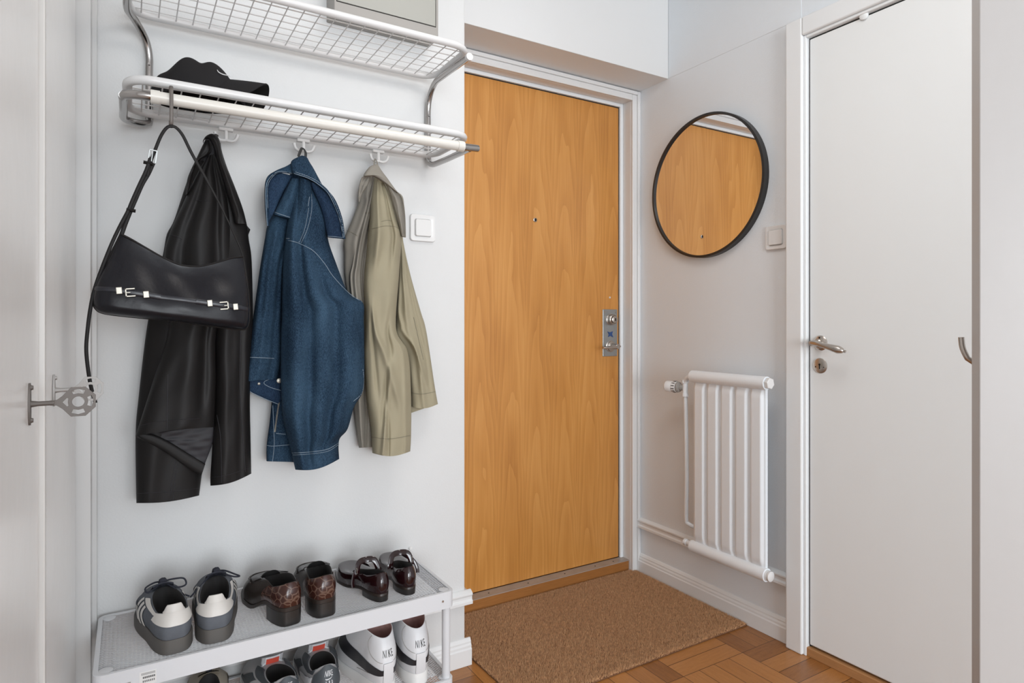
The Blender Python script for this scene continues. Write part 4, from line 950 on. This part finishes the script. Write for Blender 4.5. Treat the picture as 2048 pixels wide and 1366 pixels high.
g.build('strap_buckle', 'plate', bag, smooth=False, bevel=.0006)

# ============================================================ CAP on the lower shelf
cc = Vector((.138, 1.650, 1.6055)); CR = Matrix.Rotation(math.radians(-20), 3, 'Z'); capo = thing('baseball_cap', 'black cotton baseball cap with brim lying on the wire shelf', 'cap', cc)
rows = []
for i in range(26):
    v_ = i / 25; r_ = (1 - v_) if v_ < .9 else (1 - v_)
    r_ = math.cos(v_ * PI / 2); row = []
    for j in range(64):
        a = 2 * PI * j / 64
        x = .103 * math.cos(a) * r_; y = .075 * math.sin(a) * r_
        zz = .090 * (1 - r_ ** 3.2) ** .60
        k = smooth(v_ * 1.6)
        bump = (-.014 * math.exp(-((x + .062) / .022) ** 2) + .008 * math.exp(-((x + .018) / .020) ** 2) - .004 * math.exp(-((x - .014) / .010) ** 2) + .004 * math.exp(-((x - .036) / .014) ** 2) - .030 * smooth((x - .046) / .05)) * k
        row.append(cc + CR @ Vector((x, y, zz + bump + .0006 * math.sin(6 * a) * k)))
    rows.append(row)
crown_pts = [p for r_ in rows for p in r_]
G().grid(rows, True).build('crown', 'capcloth', capo, angle=0, sub=1)
rows = []
for i in range(2):
    rows.append([cc + CR @ Vector((.092 * math.cos(a) * (1 - .08 * i), .073 * math.sin(a) * (1 - .08 * i), .001 + .012 * i)) for a in [2 * PI * j / 40 for j in range(40)]])
G().grid(rows, True).build('sweatband', 'capin', capo)
top_, bot_ = [], []
for i in range(16):
    s_ = i / 15; rt, rb = [], []
    for j in range(33):
        w_ = -1 + 2 * j / 32; a = w_ * 1.12
        ix, iy = .070 * math.cos(a) ** .8, .066 * math.sin(a) / math.sin(1.12) * .98
        ox, oy = .092 + .062 * max(0, math.cos(w_ * PI / 2)) ** .35, .076 * w_
        x = lerp(ix, ox, s_); y = lerp(iy, oy, s_); z = .004 + .052 * (1 - abs(w_) ** 2.0) - .004 * s_ ** 2
        rt.append(cc + CR @ Vector((x, y, z + .0015))); rb.append(cc + CR @ Vector((x, y, z - .0015)))
    top_.append(rt); bot_.append(rb)
g = G().grid(top_); g.grid(bot_[::-1], mi=1)
rim = [top_[i][0] for i in range(16)] + top_[15] + [top_[i][32] for i in range(15, -1, -1)]
g.tube([p - Vector((0, 0, .0015)) for p in rim], .0019, 8)
g.build('brim', ['capcloth', 'capin'], capo, angle=60, fixn=False)
def to_px(p):
    d_ = SY * p.x + CY * p.y; u_ = CY * p.x - SY * p.y; return 1024 + FPX * u_ / d_, HOR - FPX * (p.z - CAMZ) / d_
def on_crown(x, y):                              # point of the crown's near side seen there
    q = min(crown_pts, key=lambda p: math.hypot(to_px(p)[0] - x, to_px(p)[1] - y) + 60 * max(0, p.y - cc.y))
    return onY(x, y, q.y - .0035)
sw = [on_crown(*p) for p in ((434.5, 139.5), (437, 144), (445, 148.5), (453, 150.5), (460, 153))]
G().tube(catmull(sw, 24), [.0004 + .0009 * math.sin(PI * (i / 23) ** .7) for i in range(24)], 6).build('white_emblem', 'thread', capo)

# ============================================================ SHOES
def ip(x, xs, ys): return float(np.interp(x, xs, ys))
class Shoe:
    """local frame: heel back at y=0, toe at y=L, z=0 is the shelf; side +1 = mirrored"""
    def __init__(s, L=.275, W=(.030, .036, .033, .040, .047, .040), bend=.013, hz=0., tsole=(.026, .020), rim=(.072, .058, .085), op=(.010, .50, .027), toe_h=.050, lean=1.0, side=1, ex=.62, opex=1., vamp=2.0):
        s.L, s.W, s.bend, s.hz, s.ts, s.rim, s.op, s.toe_h, s.side, s.ex, s.opex, s.lean, s.vamp = L, W, bend, hz, tsole, rim, op, toe_h, side, ex, opex, lean, vamp
    def cx(s, q): return s.side * s.bend * smooth((q - .1) / .55)
    def zb(s, q): return s.hz * (1 - smooth((q - .25) / .33))
    def foot(s, a, grow=0.):
        q = (1 - math.cos(a)) / 2; sa = math.sin(a)
        w = ip(q, [0, .15, .35, .55, .72, 1], s.W) + grow
        x = -math.copysign(abs(sa) ** s.ex, sa) * w
        return x + s.cx(q), q * (s.L + 2 * grow) - grow, q
    def zs(s, q): return s.zb(q) + lerp(s.ts[0], s.ts[1], smooth((q - .2) / .5))
    def P(s, a, v, off=0.):
        fx, fy, q = s.foot(a, off)
        y0, y1, ow = s.op; y1 = y1 * s.L
        qo = (1 - math.cos(a)) / 2; sa = math.sin(a)
        ox = -math.copysign(abs(sa) ** s.opex, sa) * (ow + off) + s.cx(lerp(y0, y1, qo) / s.L); oy = lerp(y0 - off, y1 + off, qo)
        toe = smooth((q - .55) / .45)
        zr = s.zb(oy / s.L) + ip(qo, [0, .12, .3, .6, .85, 1], [s.rim[0], lerp(s.rim[0], s.rim[1], .5), s.rim[1], lerp(s.rim[1], s.rim[2], .45), lerp(s.rim[1], s.rim[2], .85), s.rim[2]])
        z0 = s.zs(q)
        f = v ** lerp(2.1, 1.15, toe); gz = 1 - (1 - v) ** lerp(1.05, s.vamp, toe)
        bul = .004 * math.sin(PI * v) * s.lean
        ny = -math.cos(a)
        x = lerp(fx, ox, f) - math.copysign(1, sa) * bul * abs(sa); y = lerp(fy, oy, f) - (bul if q < .2 else 0)
        z = z0 + (zr - z0) * gz
        if toe > 0:                                  # toe box rises first, then climbs to the throat
            zt_ = z0 + (s.toe_h - (z0 - s.zb(q))) * (1 - (1 - min(1, v / .35)) ** 2); z = max(z, min(zt_, zt_ if v < .35 else z)) if v < .35 else max(z, lerp(z0 + s.toe_h - (z0 - s.zb(q)), zr, smooth((v - .35) / .65)))* toe + z * (1 - toe)
        return Vector((x, y, z + off * v))
    def sole(s, par, m, grow=.003, name='sole', foxing=0.004):
        n = 72; g = G(); rows = []
        for gz, gr in ((0, grow * .2), (.06, grow), (.9, grow), (1.0, grow * .6), (1.0, -.006)):
            row = []
            for j in range(n):
                x, y, q = s.foot(2 * PI * j / n, gr); zt_ = s.zs(q) + foxing; zl = s.zb(q)
                toe_spring = .006 * smooth((q - .8) / .2)
                row.append((x, y, lerp(zl + toe_spring, zt_, gz)))
            rows.append(row)
        g.grid(rows, True)
        b = []
        g.add(rows[0], [tuple(range(n))]); g.add(rows[-1], [tuple(range(n))])
        return g.build(name, m, par, angle=50)
    def upper(s, par, m, lining, n=96, k=22, insole=None, inner='lining'):
        g = G(); rows = [[s.P(2 * PI * j / n, i / k) for j in range(n)] for i in range(k + 1)]
        g.grid(rows, True)
        rimr = []; 
        c_ = [Vector((s.cx(.3), lerp(s.op[0], s.op[1] * s.L, .5), 0))] * n
        def inset(p, d, dz):
            v_ = Vector((p.x - c_[0].x, (p.y - c_[0].y) * .6, 0)); v_.normalize(); return p - v_ * d + Vector((0, 0, dz))
        lip = [inset(p, .0016, .0010) for p in rows[-1]]; g.grid([rows[-1], lip], True)
        o = g.build('upper', m, par, angle=60)
        g = G(); R = [lip, [inset(p, .0042, -.001) for p in rows[-1]]]
        for t in (.3, .6, .85, 1.0):
            R.append([Vector((lerp(inset(p, .0042, 0).x, inset(p, .007, 0).x, t), lerp(inset(p, .0042, 0).y, inset(p, .007, 0).y, t), lerp(p.z - .001, s.zs(max(0, min(1, p.y / s.L))) + .004, t))) for p in rows[-1]])
        g.grid(R, True); g.build(inner, lining, par, angle=60)
        g = G(); ins = [Vector((p.x, p.y, p.z + .001)) for p in R[-1]]; g.add(ins, [tuple(range(n))])
        g.build('insole', insole or lining, par, smooth=False)
        return o
    def patch(s, a0, a1, v0, v1, off, n=24, k=12):
        # v0, v1 may be functions of the position 0..1 along the patch
        F = lambda f, t: f(t) if callable(f) else f
        rows = []
        for i in range(k + 1):
            rows.append([s.P(lerp(a0, a1, j / n), lerp(F(v0, j / n), F(v1, j / n), i / k), off) for j in range(n + 1)])
        g = G().grid(rows); inner = [[s.P(lerp(a0, a1, j / n), lerp(F(v0, j / n), F(v1, j / n), i / k), off - .0022) for j in range(n + 1)] for i in range(k + 1)]
        g.grid(inner)
        loop = lambda R: [R[0][j] for j in range(n + 1)] + [R[i][n] for i in range(1, k + 1)] + [R[k][j] for j in range(n - 1, -1, -1)] + [R[i][0] for i in range(k - 1, 0, -1)]
        A_, B_ = loop(rows), loop(inner); g.grid([A_, B_], True)
        return g
def place(root, bx, by, z, deg):
    root.location = (bx, by, z); root.rotation_euler = (0, 0, math.radians(deg))
def new_shoe(name, label, cat, group):
    return thing(name, label, cat, (0, 0, 0), group)
def text_on(s, txt, a_c, v_c, size, m, par, off=.0026, font_scale=1., shear=0., name='lettering', lift=.0006):
    cu = bpy.data.curves.new('t', 'FONT'); cu.body = txt; cu.align_x = 'CENTER'; cu.align_y = 'CENTER'; cu.size = size; cu.shear = shear; cu.space_character = font_scale; cu.resolution_u = 4
    to = bpy.data.objects.new('t', cu); me = bpy.data.meshes.new_from_object(to); bpy.data.objects.remove(to)
    bm = bmesh.new(); bm.from_mesh(me); bmesh.ops.triangulate(bm, faces=bm.faces); bmesh.ops.subdivide_edges(bm, edges=bm.edges, cuts=1)
    bm.to_mesh(me); bm.free()
    # local scale: metres per unit a and per unit v at the centre
    da = (s.P(a_c + .01, v_c) - s.P(a_c - .01, v_c)).length / .02; dv = (s.P(a_c, v_c + .01) - s.P(a_c, v_c - .01)).length / .02
    vs = [tuple(v.co) for v in me.vertices]; fs = [tuple(p.vertices) for p in me.polygons]; bpy.data.meshes.remove(me)
    g = G(); g.add([s.P(a_c - x / da * TD, v_c + y / dv, off + lift) for x, y, z in vs], fs)
    return g.build(name, m, par, smooth=False, fixn=False)
TD = 1.0
def tube_part(name, pts, r, m, par, n=30, k=10, flat=None):
    P_ = catmull(pts, n); rr = [r] * n if isinstance(r, tuple) else r
    return G().tube(P_, rr, k, flat=flat).build(name, m, par)

# ---- grey suede sneakers with three stripes
def suede_sneaker(label, side):
    t = new_shoe('sneaker', label, 'shoe', 'grey suede sneakers on the top shelf')
    s = Shoe(L=.268, W=(.038, .041, .038, .043, .048, .043), tsole=(.028, .022), rim=(.084, .074, .096), op=(.011, .50, .0325), toe_h=.060, side=side, ex=.52)
    s.sole(t, 'gum', grow=.0045, foxing=.003)
    s.upper(t, 'suede', 'shoein')
    s.patch(-1.05, 1.05, lambda q: .62 - .10 * math.sin(PI * q), lambda q: .985 + 0 * q, .0022, n=34).build('heel_tab', 'offwhite', t, angle=50)
    tab = []
    for i in range(7):
        row = []
        for j in range(15):
            a = lerp(-.62, .62, j / 14); p = s.P(a, .97, .0025); w_ = smooth((1 - abs(j / 7 - 1)) / .45)
            row.append(p + Vector((0, .006 * (i / 6), .014 * w_ * (i / 6))))
        tab.append(row)
    g = G().grid(tab); g.grid([[p + Vector((0, .003, 0)) for p in r_] for r_ in tab]); g.grid([[p for p in tab[-1]], [p + Vector((0, .003, 0)) for p in tab[-1]]])
    g.build('heel_tongue', 'offwhite', t, angle=60)
    for sgn in (1, -1):
        for k in range(3):
            a0 = sgn * (1.32 + .17 * k); a1 = sgn * (1.42 + .17 * k)
            g = G(); rows = [[s.P(lerp(a0, a1, j / 3) + sgn * .30 * (1 - i / 12) * -1 + sgn * .30, lerp(.03, .80, i / 12), .0016) for j in range(4)] for i in range(13)]
            g.grid(rows); g.build('side_stripe', 'offwhite', t)
        g = G(); rows = [[s.P(sgn * lerp(.62 * PI, .80 * PI, j / 10), lerp(.80, 1.0, i / 3), .0018) for j in range(11)] for i in range(4)]
        g = G().grid([[s.P(sgn * lerp(1.05, 2.0, j / 16), lerp(.84, .995, i / 4), .0016) for j in range(17)] for i in range(5)]); g.build('collar_trim', 'offwhite', t)
    th = s.P(PI, 1.0)
    rows = [[Vector((th.x + lerp(-.024, .024, j / 8) * (1 - .15 * i / 8), th.y + .035 - .052 * i / 8, th.z - .012 + .030 * i / 8 - .006 * (j / 4 - 1) ** 2)) for j in range(9)] for i in range(9)]
    g = G().grid(rows); g.grid([[p - Vector((0, .002, .003)) for p in r_] for r_ in rows]); g.grid([rows[-1], [p - Vector((0, .002, .003)) for p in rows[-1]]]); g.build('tongue', 'lace', t)
    for k in range(5):
        y = th.y + .002 + .013 * k; z = th.z + .006 - .0055 * k
        tube_part('lace', [(th.x - .022, y - .003, z - .006), (th.x, y + .001, z + .003), (th.x + .022, y - .003, z - .006)], (.0038, .0016), 'lace', t, 16)
    kn = Vector((th.x, th.y - .004, th.z + .014))
    G().lathe([(.002, -.009), (.0075, -.006), (.009, 0), (.0075, .006), (.002, .009)], kn, (1, .2, .1), 16).build('lace_knot', 'lace', t)
    if side > 0:
        tube_part('lace_loop', [kn, kn + Vector((.018, .002, -.003)), kn + Vector((.038, -.006, -.012)), kn + Vector((.050, -.012, -.018)), kn + Vector((.036, -.012, -.016)), kn + Vector((.012, -.004, -.006))], .0019, 'lace', t, 34)
        tube_part('lace_end', [kn, kn + Vector((-.018, -.006, -.010)), kn + Vector((-.038, -.018, -.026)), kn + Vector((-.056, -.030, -.038))], .0018, 'lace', t, 24)
    else:
        tube_part('lace_loop', [kn, kn + Vector((-.016, .004, .000)), kn + Vector((-.034, -.002, -.006)), kn + Vector((-.030, -.010, -.014)), kn + Vector((-.010, -.004, -.006))], .0019, 'lace', t, 34)
        tube_part('lace_loop', [kn, kn + Vector((.020, .004, .000)), kn + Vector((.042, .000, -.002)), kn + Vector((.046, -.008, -.014)), kn + Vector((.030, -.010, -.016)), kn + Vector((.008, -.004, -.006))], .0019, 'lace', t, 34)
        tube_part('lace_end', [kn, kn + Vector((.018, -.010, -.012)), kn + Vector((.034, -.022, -.026)), kn + Vector((.050, -.032, -.034))], .0018, 'lace', t, 24)
    return t

# ---- croc loafers
def loafer(label, side):
    t = new_shoe('loafer', label, 'shoe', 'crocodile-embossed loafers on the top shelf')
    s = Shoe(L=.262, W=(.0345, .036, .031, .036, .043, .038), hz=.034, tsole=(.008, .008), rim=(.062, .046, .070), op=(.006, .50, .031), toe_h=.040, side=side, ex=.50)
    s.sole(t, 'brownblk', grow=.0035, foxing=.0015)
    s.upper(t, 'brownblk', 'shoein')
    s.patch(-1.30, 1.30, .02, .985, .0016, n=44).build('heel_counter', 'croc', t, angle=50)
    g = G(); n = 30; rows = []
    for z, gr in ((0, .001), (.001, .0030), (.034, .0035)):
        row = []
        for j in range(n + 1): x, y, q = s.foot(lerp(-1.06, 1.06, j / n), gr); row.append((x, y, z * 1.0))
        rows.append(row)
    g.grid(rows); 
    for r_ in (rows[0], rows[-1]): g.add(r_, [tuple(range(len(r_)))])
    g.add([rows[0][0], rows[0][-1], rows[2][-1], rows[2][0]], [(0, 1, 2, 3)])
    g.build('heel', 'heelblk', t, angle=50)
    # moccasin apron ridge, saddle strap and raised tongue
    pts = [s.P(a, .55 if abs(a - PI) < .9 else .62, .002) for a in np.linspace(PI - 1.25, PI + 1.25, 26)]
    tube_part('apron_seam', pts, .0020, 'brownblk', t, 50)
    rows = [[s.P(PI + lerp(-1.25, 1.25, j / 22), lerp(.72, .95, i / 5), .0022) for j in range(23)] for i in range(6)]
    G().grid(rows).build('saddle_strap', 'brownblk', t)
    th = s.P(PI, 1.0)
    rows = [[Vector((th.x + math.sin((j / 10 - .5) * 2.5) * .024, th.y + .006 - .020 * i / 7 - .004 * (1 - abs(j / 5 - 1)), th.z - .006 + .024 * i / 7 * (1 - .55 * abs(j / 5 - 1) ** 2.2))) for j in range(11)] for i in range(8)]
    g = G().grid(rows); b2_ = [[p + Vector((0, .0035, .000)) for p in r_] for r_ in rows]; g.grid(b2_, mi=1); g.grid([rows[-1], b2_[-1]]); g.build('tongue', ['shoein', 'brownblk'], t, fixn=False)
    return t

# ---- patent mary janes
def maryjane(label, side):
    t = new_shoe('mary_jane_shoe', label, 'shoe', 'patent strap shoes on the top shelf')
    s = Shoe(L=.252, W=(.027, .031, .027, .033, .042, .037), hz=.014, tsole=(.006, .006), rim=(.056, .040, .036), op=(.006, .60, .026), toe_h=.036, side=side, ex=.62, opex=.85)
    s.sole(t, 'brownblk', grow=.0018, foxing=.001)
    s.upper(t, 'patent', 'shoein')
    g = G(); n = 30; rows = []
    for z, gr in ((0, -.001), (.001, .001), (.014, .0018)):
        rows.append([(*s.foot(lerp(-1.06, 1.06, j / n), gr)[:2], z) for j in range(n + 1)])
    g.grid(rows)
    for r_ in (rows[0], rows[-1]): g.add(r_, [tuple(range(len(r_)))])
    g.add([rows[0][0], rows[0][-1], rows[2][-1], rows[2][0]], [(0, 1, 2, 3)]); g.build('heel', 'heelblk', t, angle=50)
    L0 = s.P(1.62, .94, .002); R0 = s.P(-1.62, .94, .002); mid = (L0 + R0) / 2 + Vector((0, .016, .024))
    tube_part('strap', [L0 - Vector((0, 0, .006)), L0, L0.lerp(mid, .5) + Vector((-.006 if L0.x < R0.x else .006, 0, .010)), mid, R0.lerp(mid, .5) + Vector((.006 if L0.x < R0.x else -.006, 0, .010)), R0, R0 - Vector((0, 0, .006))], (.0075, .0012), 'patent', t, 40, flat=(0, 1, 0))
    e = L0 if side < 0 else R0; e = R0 if side > 0 else L0
    sgn = 1 if e.x > s.cx(.4) else -1
    c_ = e.lerp(mid, .14) + Vector((sgn * .005, 0, .004))
    up = Vector((0, 0, 1)); g = G()
    for dz_, dy_ in ((-.006, 0), (.006, 0)): g.tube([c_ + up * dz_ + Vector((0, -.006, 0)), c_ + up * dz_ + Vector((0, .006, 0))], .0010, 8)
    for dy_ in (-.006, .006): g.tube([c_ + up * -.006 + Vector((0, dy_, 0)), c_ + up * .006 + Vector((0, dy_, 0))], .0010, 8)
    g.build('buckle', 'nickel', t)
    tube_part('strap_end', [c_, c_ + Vector((sgn * .008, -.004, -.010)), c_ + Vector((sgn * .013, -.010, -.026)), c_ + Vector((sgn * .013, -.014, -.036))], (.0045, .0010), 'patent', t, 20, flat=(0, 1, 0))
    return t

# ---- white mid-top sneakers
def white_sneaker(label, side):
    t = new_shoe('sneaker', label, 'shoe', 'white high sneakers on the bottom shelf')
    s = Shoe(L=.275, W=(.035, .039, .037, .042, .048, .042), tsole=(.028, .024), rim=(.138, .148, .160), op=(.012, .38, .033), toe_h=.055, side=side, lean=2.0, vamp=1.6)
    s.sole(t, 'white_sole', grow=.004, foxing=.003)
    s.upper(t, 'white_lea', 'pinkin', k=30)
    def band(a):        # the swoosh foot: thick round the side, thin round the heel
        return None
    s.patch(-2.05, .0, lambda q: .24 + .10 * (1 - q) ** 2 - .06 * math.sin(PI * q), lambda q: lerp(.62, .34, min(1, q * 1.15)), .0018, n=40).build('black_swoosh_band', 'black_lea', t, angle=50)
    s.patch(.0, 2.05, lambda q: .24 + .10 * q ** 2 - .06 * math.sin(PI * q), lambda q: lerp(.62, .34, min(1, (1 - q) * 1.15)), .0018, n=40).build('black_swoosh_band', 'black_lea', t, angle=50)
    s.patch(-.16, .16, .02, .48, .0030, n=8, k=16).build('heel_strip', 'white_lea', t)
    pts = [s.P(a, v_, .0006) for a, v_ in ((-.95, .98), (-.95, .80), (-.75, .60), (-.3, .50), (.3, .50), (.75, .60), (.95, .80), (.95, .98))]
    tube_part('seam', pts, .0006, 'box_grey', t, 60, 6)
    pts = [s.P(a, .27 - .18 * abs(a) ** 1.5 / 1.6, .0006) for a in np.linspace(-1.25, 1.25, 15)]
    tube_part('seam', pts, .0006, 'box_grey', t, 50, 6)
    text_on(s, 'NIKE', 0, .67, .0255, 'ink', t, .0004, 1.15)
    th = s.P(PI, 1.0)
    rows = [[Vector((th.x + lerp(-.023, .023, j / 8), th.y + .020 - .020 * i / 6 + .004 * (j / 4 - 1) ** 2, th.z - .010 + .018 * i / 6)) for j in range(9)] for i in range(7)]
    g = G().grid(rows); g.grid([[p + Vector((0, .004, 0)) for p in r_] for r_ in rows]); g.grid([rows[-1], [p + Vector((0, .004, 0)) for p in rows[-1]]]); g.build('tongue', 'greymesh', t)
    for k in range(6):
        y = th.y + .012 + .010 * k; z = th.z - .002 - .014 * k
        tube_part('lace', [(th.x - .024, y - .004, z - .008), (th.x, y + .002, z + .002), (th.x + .024, y - .004, z - .008)], (.0036, .0014), 'white_lea', t, 14)
    return t

# ---- grey and white running sneakers
def air_sneaker(label, side):
    t = new_shoe('sneaker', label, 'shoe', 'grey running sneakers on the bottom shelf')
    s = Shoe(L=.280, W=(.034, .039, .037, .043, .050, .043), tsole=(.036, .026), rim=(.112, .092, .100), op=(.012, .38, .032), toe_h=.062, side=side, lean=1.6)
    s.sole(t, 'white_sole', grow=.005, foxing=.003)
    s.upper(t, 'greymesh', 'shoein')
    s.patch(-.72, .72, lambda q: .30, lambda q: .80 + .19 * min(1, 2.6 * min(q, 1 - q)), .0030, n=30).build('heel_panel', 'slate', t, angle=50)
    for sg in (1, -1):
        s.patch(sg * .80, sg * 2.35, lambda q: .80 + .02 * q, .99, .0026, n=26, k=6).build('collar_pad', 'slate', t, angle=50)
        s.patch(sg * .80, sg * 1.5, lambda q: .06, lambda q: .70 - .25 * q, .0020, n=18, k=8).build('side_panel', 'white_lea', t, angle=50)
        s.patch(sg * 1.62, sg * 1.95, lambda q: .06 + .1 * q, lambda q: .74, .0022, n=10, k=8).build('side_panel', 'slate', t, angle=50)
    th = s.P(PI, 1.0)
    rows = [[Vector((th.x + lerp(-.024, .024, j / 8), th.y + .026 - .024 * i / 6 + .004 * (j / 4 - 1) ** 2, th.z - .030 + .050 * i / 6)) for j in range(9)] for i in range(7)]
    g = G().grid(rows); g.grid([[p + Vector((0, .006, 0)) for p in r_] for r_ in rows]); g.grid([rows[-1], [p + Vector((0, .006, 0)) for p in rows[-1]]]); tg = g.build('tongue', 'greymesh', t)
    def lab(x0_, x1_, f0, f1, off_):
        return [[Vector((th.x + lerp(x0_, x1_, j / 6), lerp(rows[0][4].y, rows[-1][4].y, lerp(f0, f1, i / 4)) - off_ + .004 * (lerp(x0_, x1_, j / 6) / .024) ** 2, lerp(rows[0][4].z, rows[-1][4].z, lerp(f0, f1, i / 4)))) for j in range(7)] for i in range(5)]
    G().grid(lab(-.017, .017, .34, 1.0, .0012)).build('tongue_label', 'white_lea', t); G().grid(lab(-.015, .015, .44, .90, .0022)).build('tongue_label', 'red', t)
    for k in range(5):
        y = th.y + .016 + .012 * k; z = th.z + .004 - .012 * k
        tube_part('lace', [(th.x - .026, y - .004, z - .008), (th.x, y + .002, z + .004), (th.x + .026, y - .004, z - .008)], (.0036, .0014), 'white_lea', t, 14)
    text_on(s, 'NIKE', 0, .76, .017, 'white_lea', t, .0034, .95, shear=.35)
    text_on(s, 'AIR', 0, .50, .017, 'white_lea', t, .0034, 1.7)
    # swoosh
    up_ = [(-.016, .650), (-.010, .632), (-.002, .632), (.006, .650), (.018, .690)]; lo_ = [(-.016, .650), (-.012, .612), (-.003, .606), (.007, .636), (.018, .690)]
    da = (s.P(.01, .65) - s.P(-.01, .65)).length / .02
    U_ = catmull([(a, b, 0) for a, b in up_], 16); Lw = catmull([(a, b, 0) for a, b in lo_], 16)
    G().grid([[s.P(-p.x / da * TD, p.y, .0042) for p in U_], [s.P(-p.x / da * TD, p.y, .0042) for p in Lw]]).build('swoosh', 'white_lea', t, smooth=False)
    return t

def beige_sneaker(label, side):
    t = new_shoe('sneaker', label, 'shoe', 'beige sneakers on the bottom shelf')
    s = Shoe(L=.262, W=(.033, .037, .035, .041, .048, .042), tsole=(.028, .020), rim=(.076, .066, .088), op=(.012, .50, .028), toe_h=.054, side=side)
    s.sole(t, 'white_sole', grow=.004); s.upper(t, 'beige', 'shoein')
    s.patch(-.7, .7, .35, .985, .002, n=24).build('heel_tab', 'lace', t, angle=50)
    th = s.P(PI, 1.0)
    rows = [[Vector((th.x + lerp(-.023, .023, j / 8), th.y + .030 - .040 * i / 6, th.z - .012 + .024 * i / 6 - .005 * (j / 4 - 1) ** 2)) for j in range(9)] for i in range(7)]
    g = G().grid(rows); g.grid([[p - Vector((0, .003, .003)) for p in r_] for r_ in rows]); g.build('tongue', 'beige', t)
    kn = Vector((th.x, th.y, th.z + .012))
    G().lathe([(.002, -.009), (.0075, -.005), (.009, 0), (.0075, .005), (.002, .009)], kn, (1, .1, .1), 14).build('lace_knot', 'lace', t)
    return t

place(suede_sneaker('left grey suede sneaker with white heel tab and three white stripes', -1), .082, 1.503, T1 - .0018, 3.5)
place(suede_sneaker('right grey suede sneaker with loosely tied navy bow', 1), .161, 1.507, T1 - .0018, -1)
place(loafer('left brown crocodile-embossed loafer with black block heel', -1), .318, 1.505, T1 - .0018, 7)
place(loafer('right brown crocodile-embossed loafer with black block heel', 1), .397, 1.505, T1 - .0018, 2)
place(maryjane('left dark oxblood patent strap shoe next to the loafers', -1), .541, 1.512, T1 - .0018, 4)
place(maryjane('right dark oxblood patent strap shoe at the rack end with loose strap', 1), .613, 1.514, T1 - .0018, -2)
place(white_sneaker('left white high-top sneaker with black band and black heel lettering', -1), .546, 1.497, T2 - .0018, 3)
place(white_sneaker('right white high-top sneaker nearest the front leg of the rack', 1), .634, 1.500, T2 - .0018, -1)
place(air_sneaker('left grey and white running sneaker with red tongue label', -1), .308, 1.493, T2 - .0018, 3)
place(air_sneaker('right grey and white running sneaker beside the white high-tops', 1), .400, 1.496, T2 - .0018, 0)
place(beige_sneaker('beige sneaker almost hidden under the top shelf at left', 1), .150, 1.530, T2 - .0018, 0)
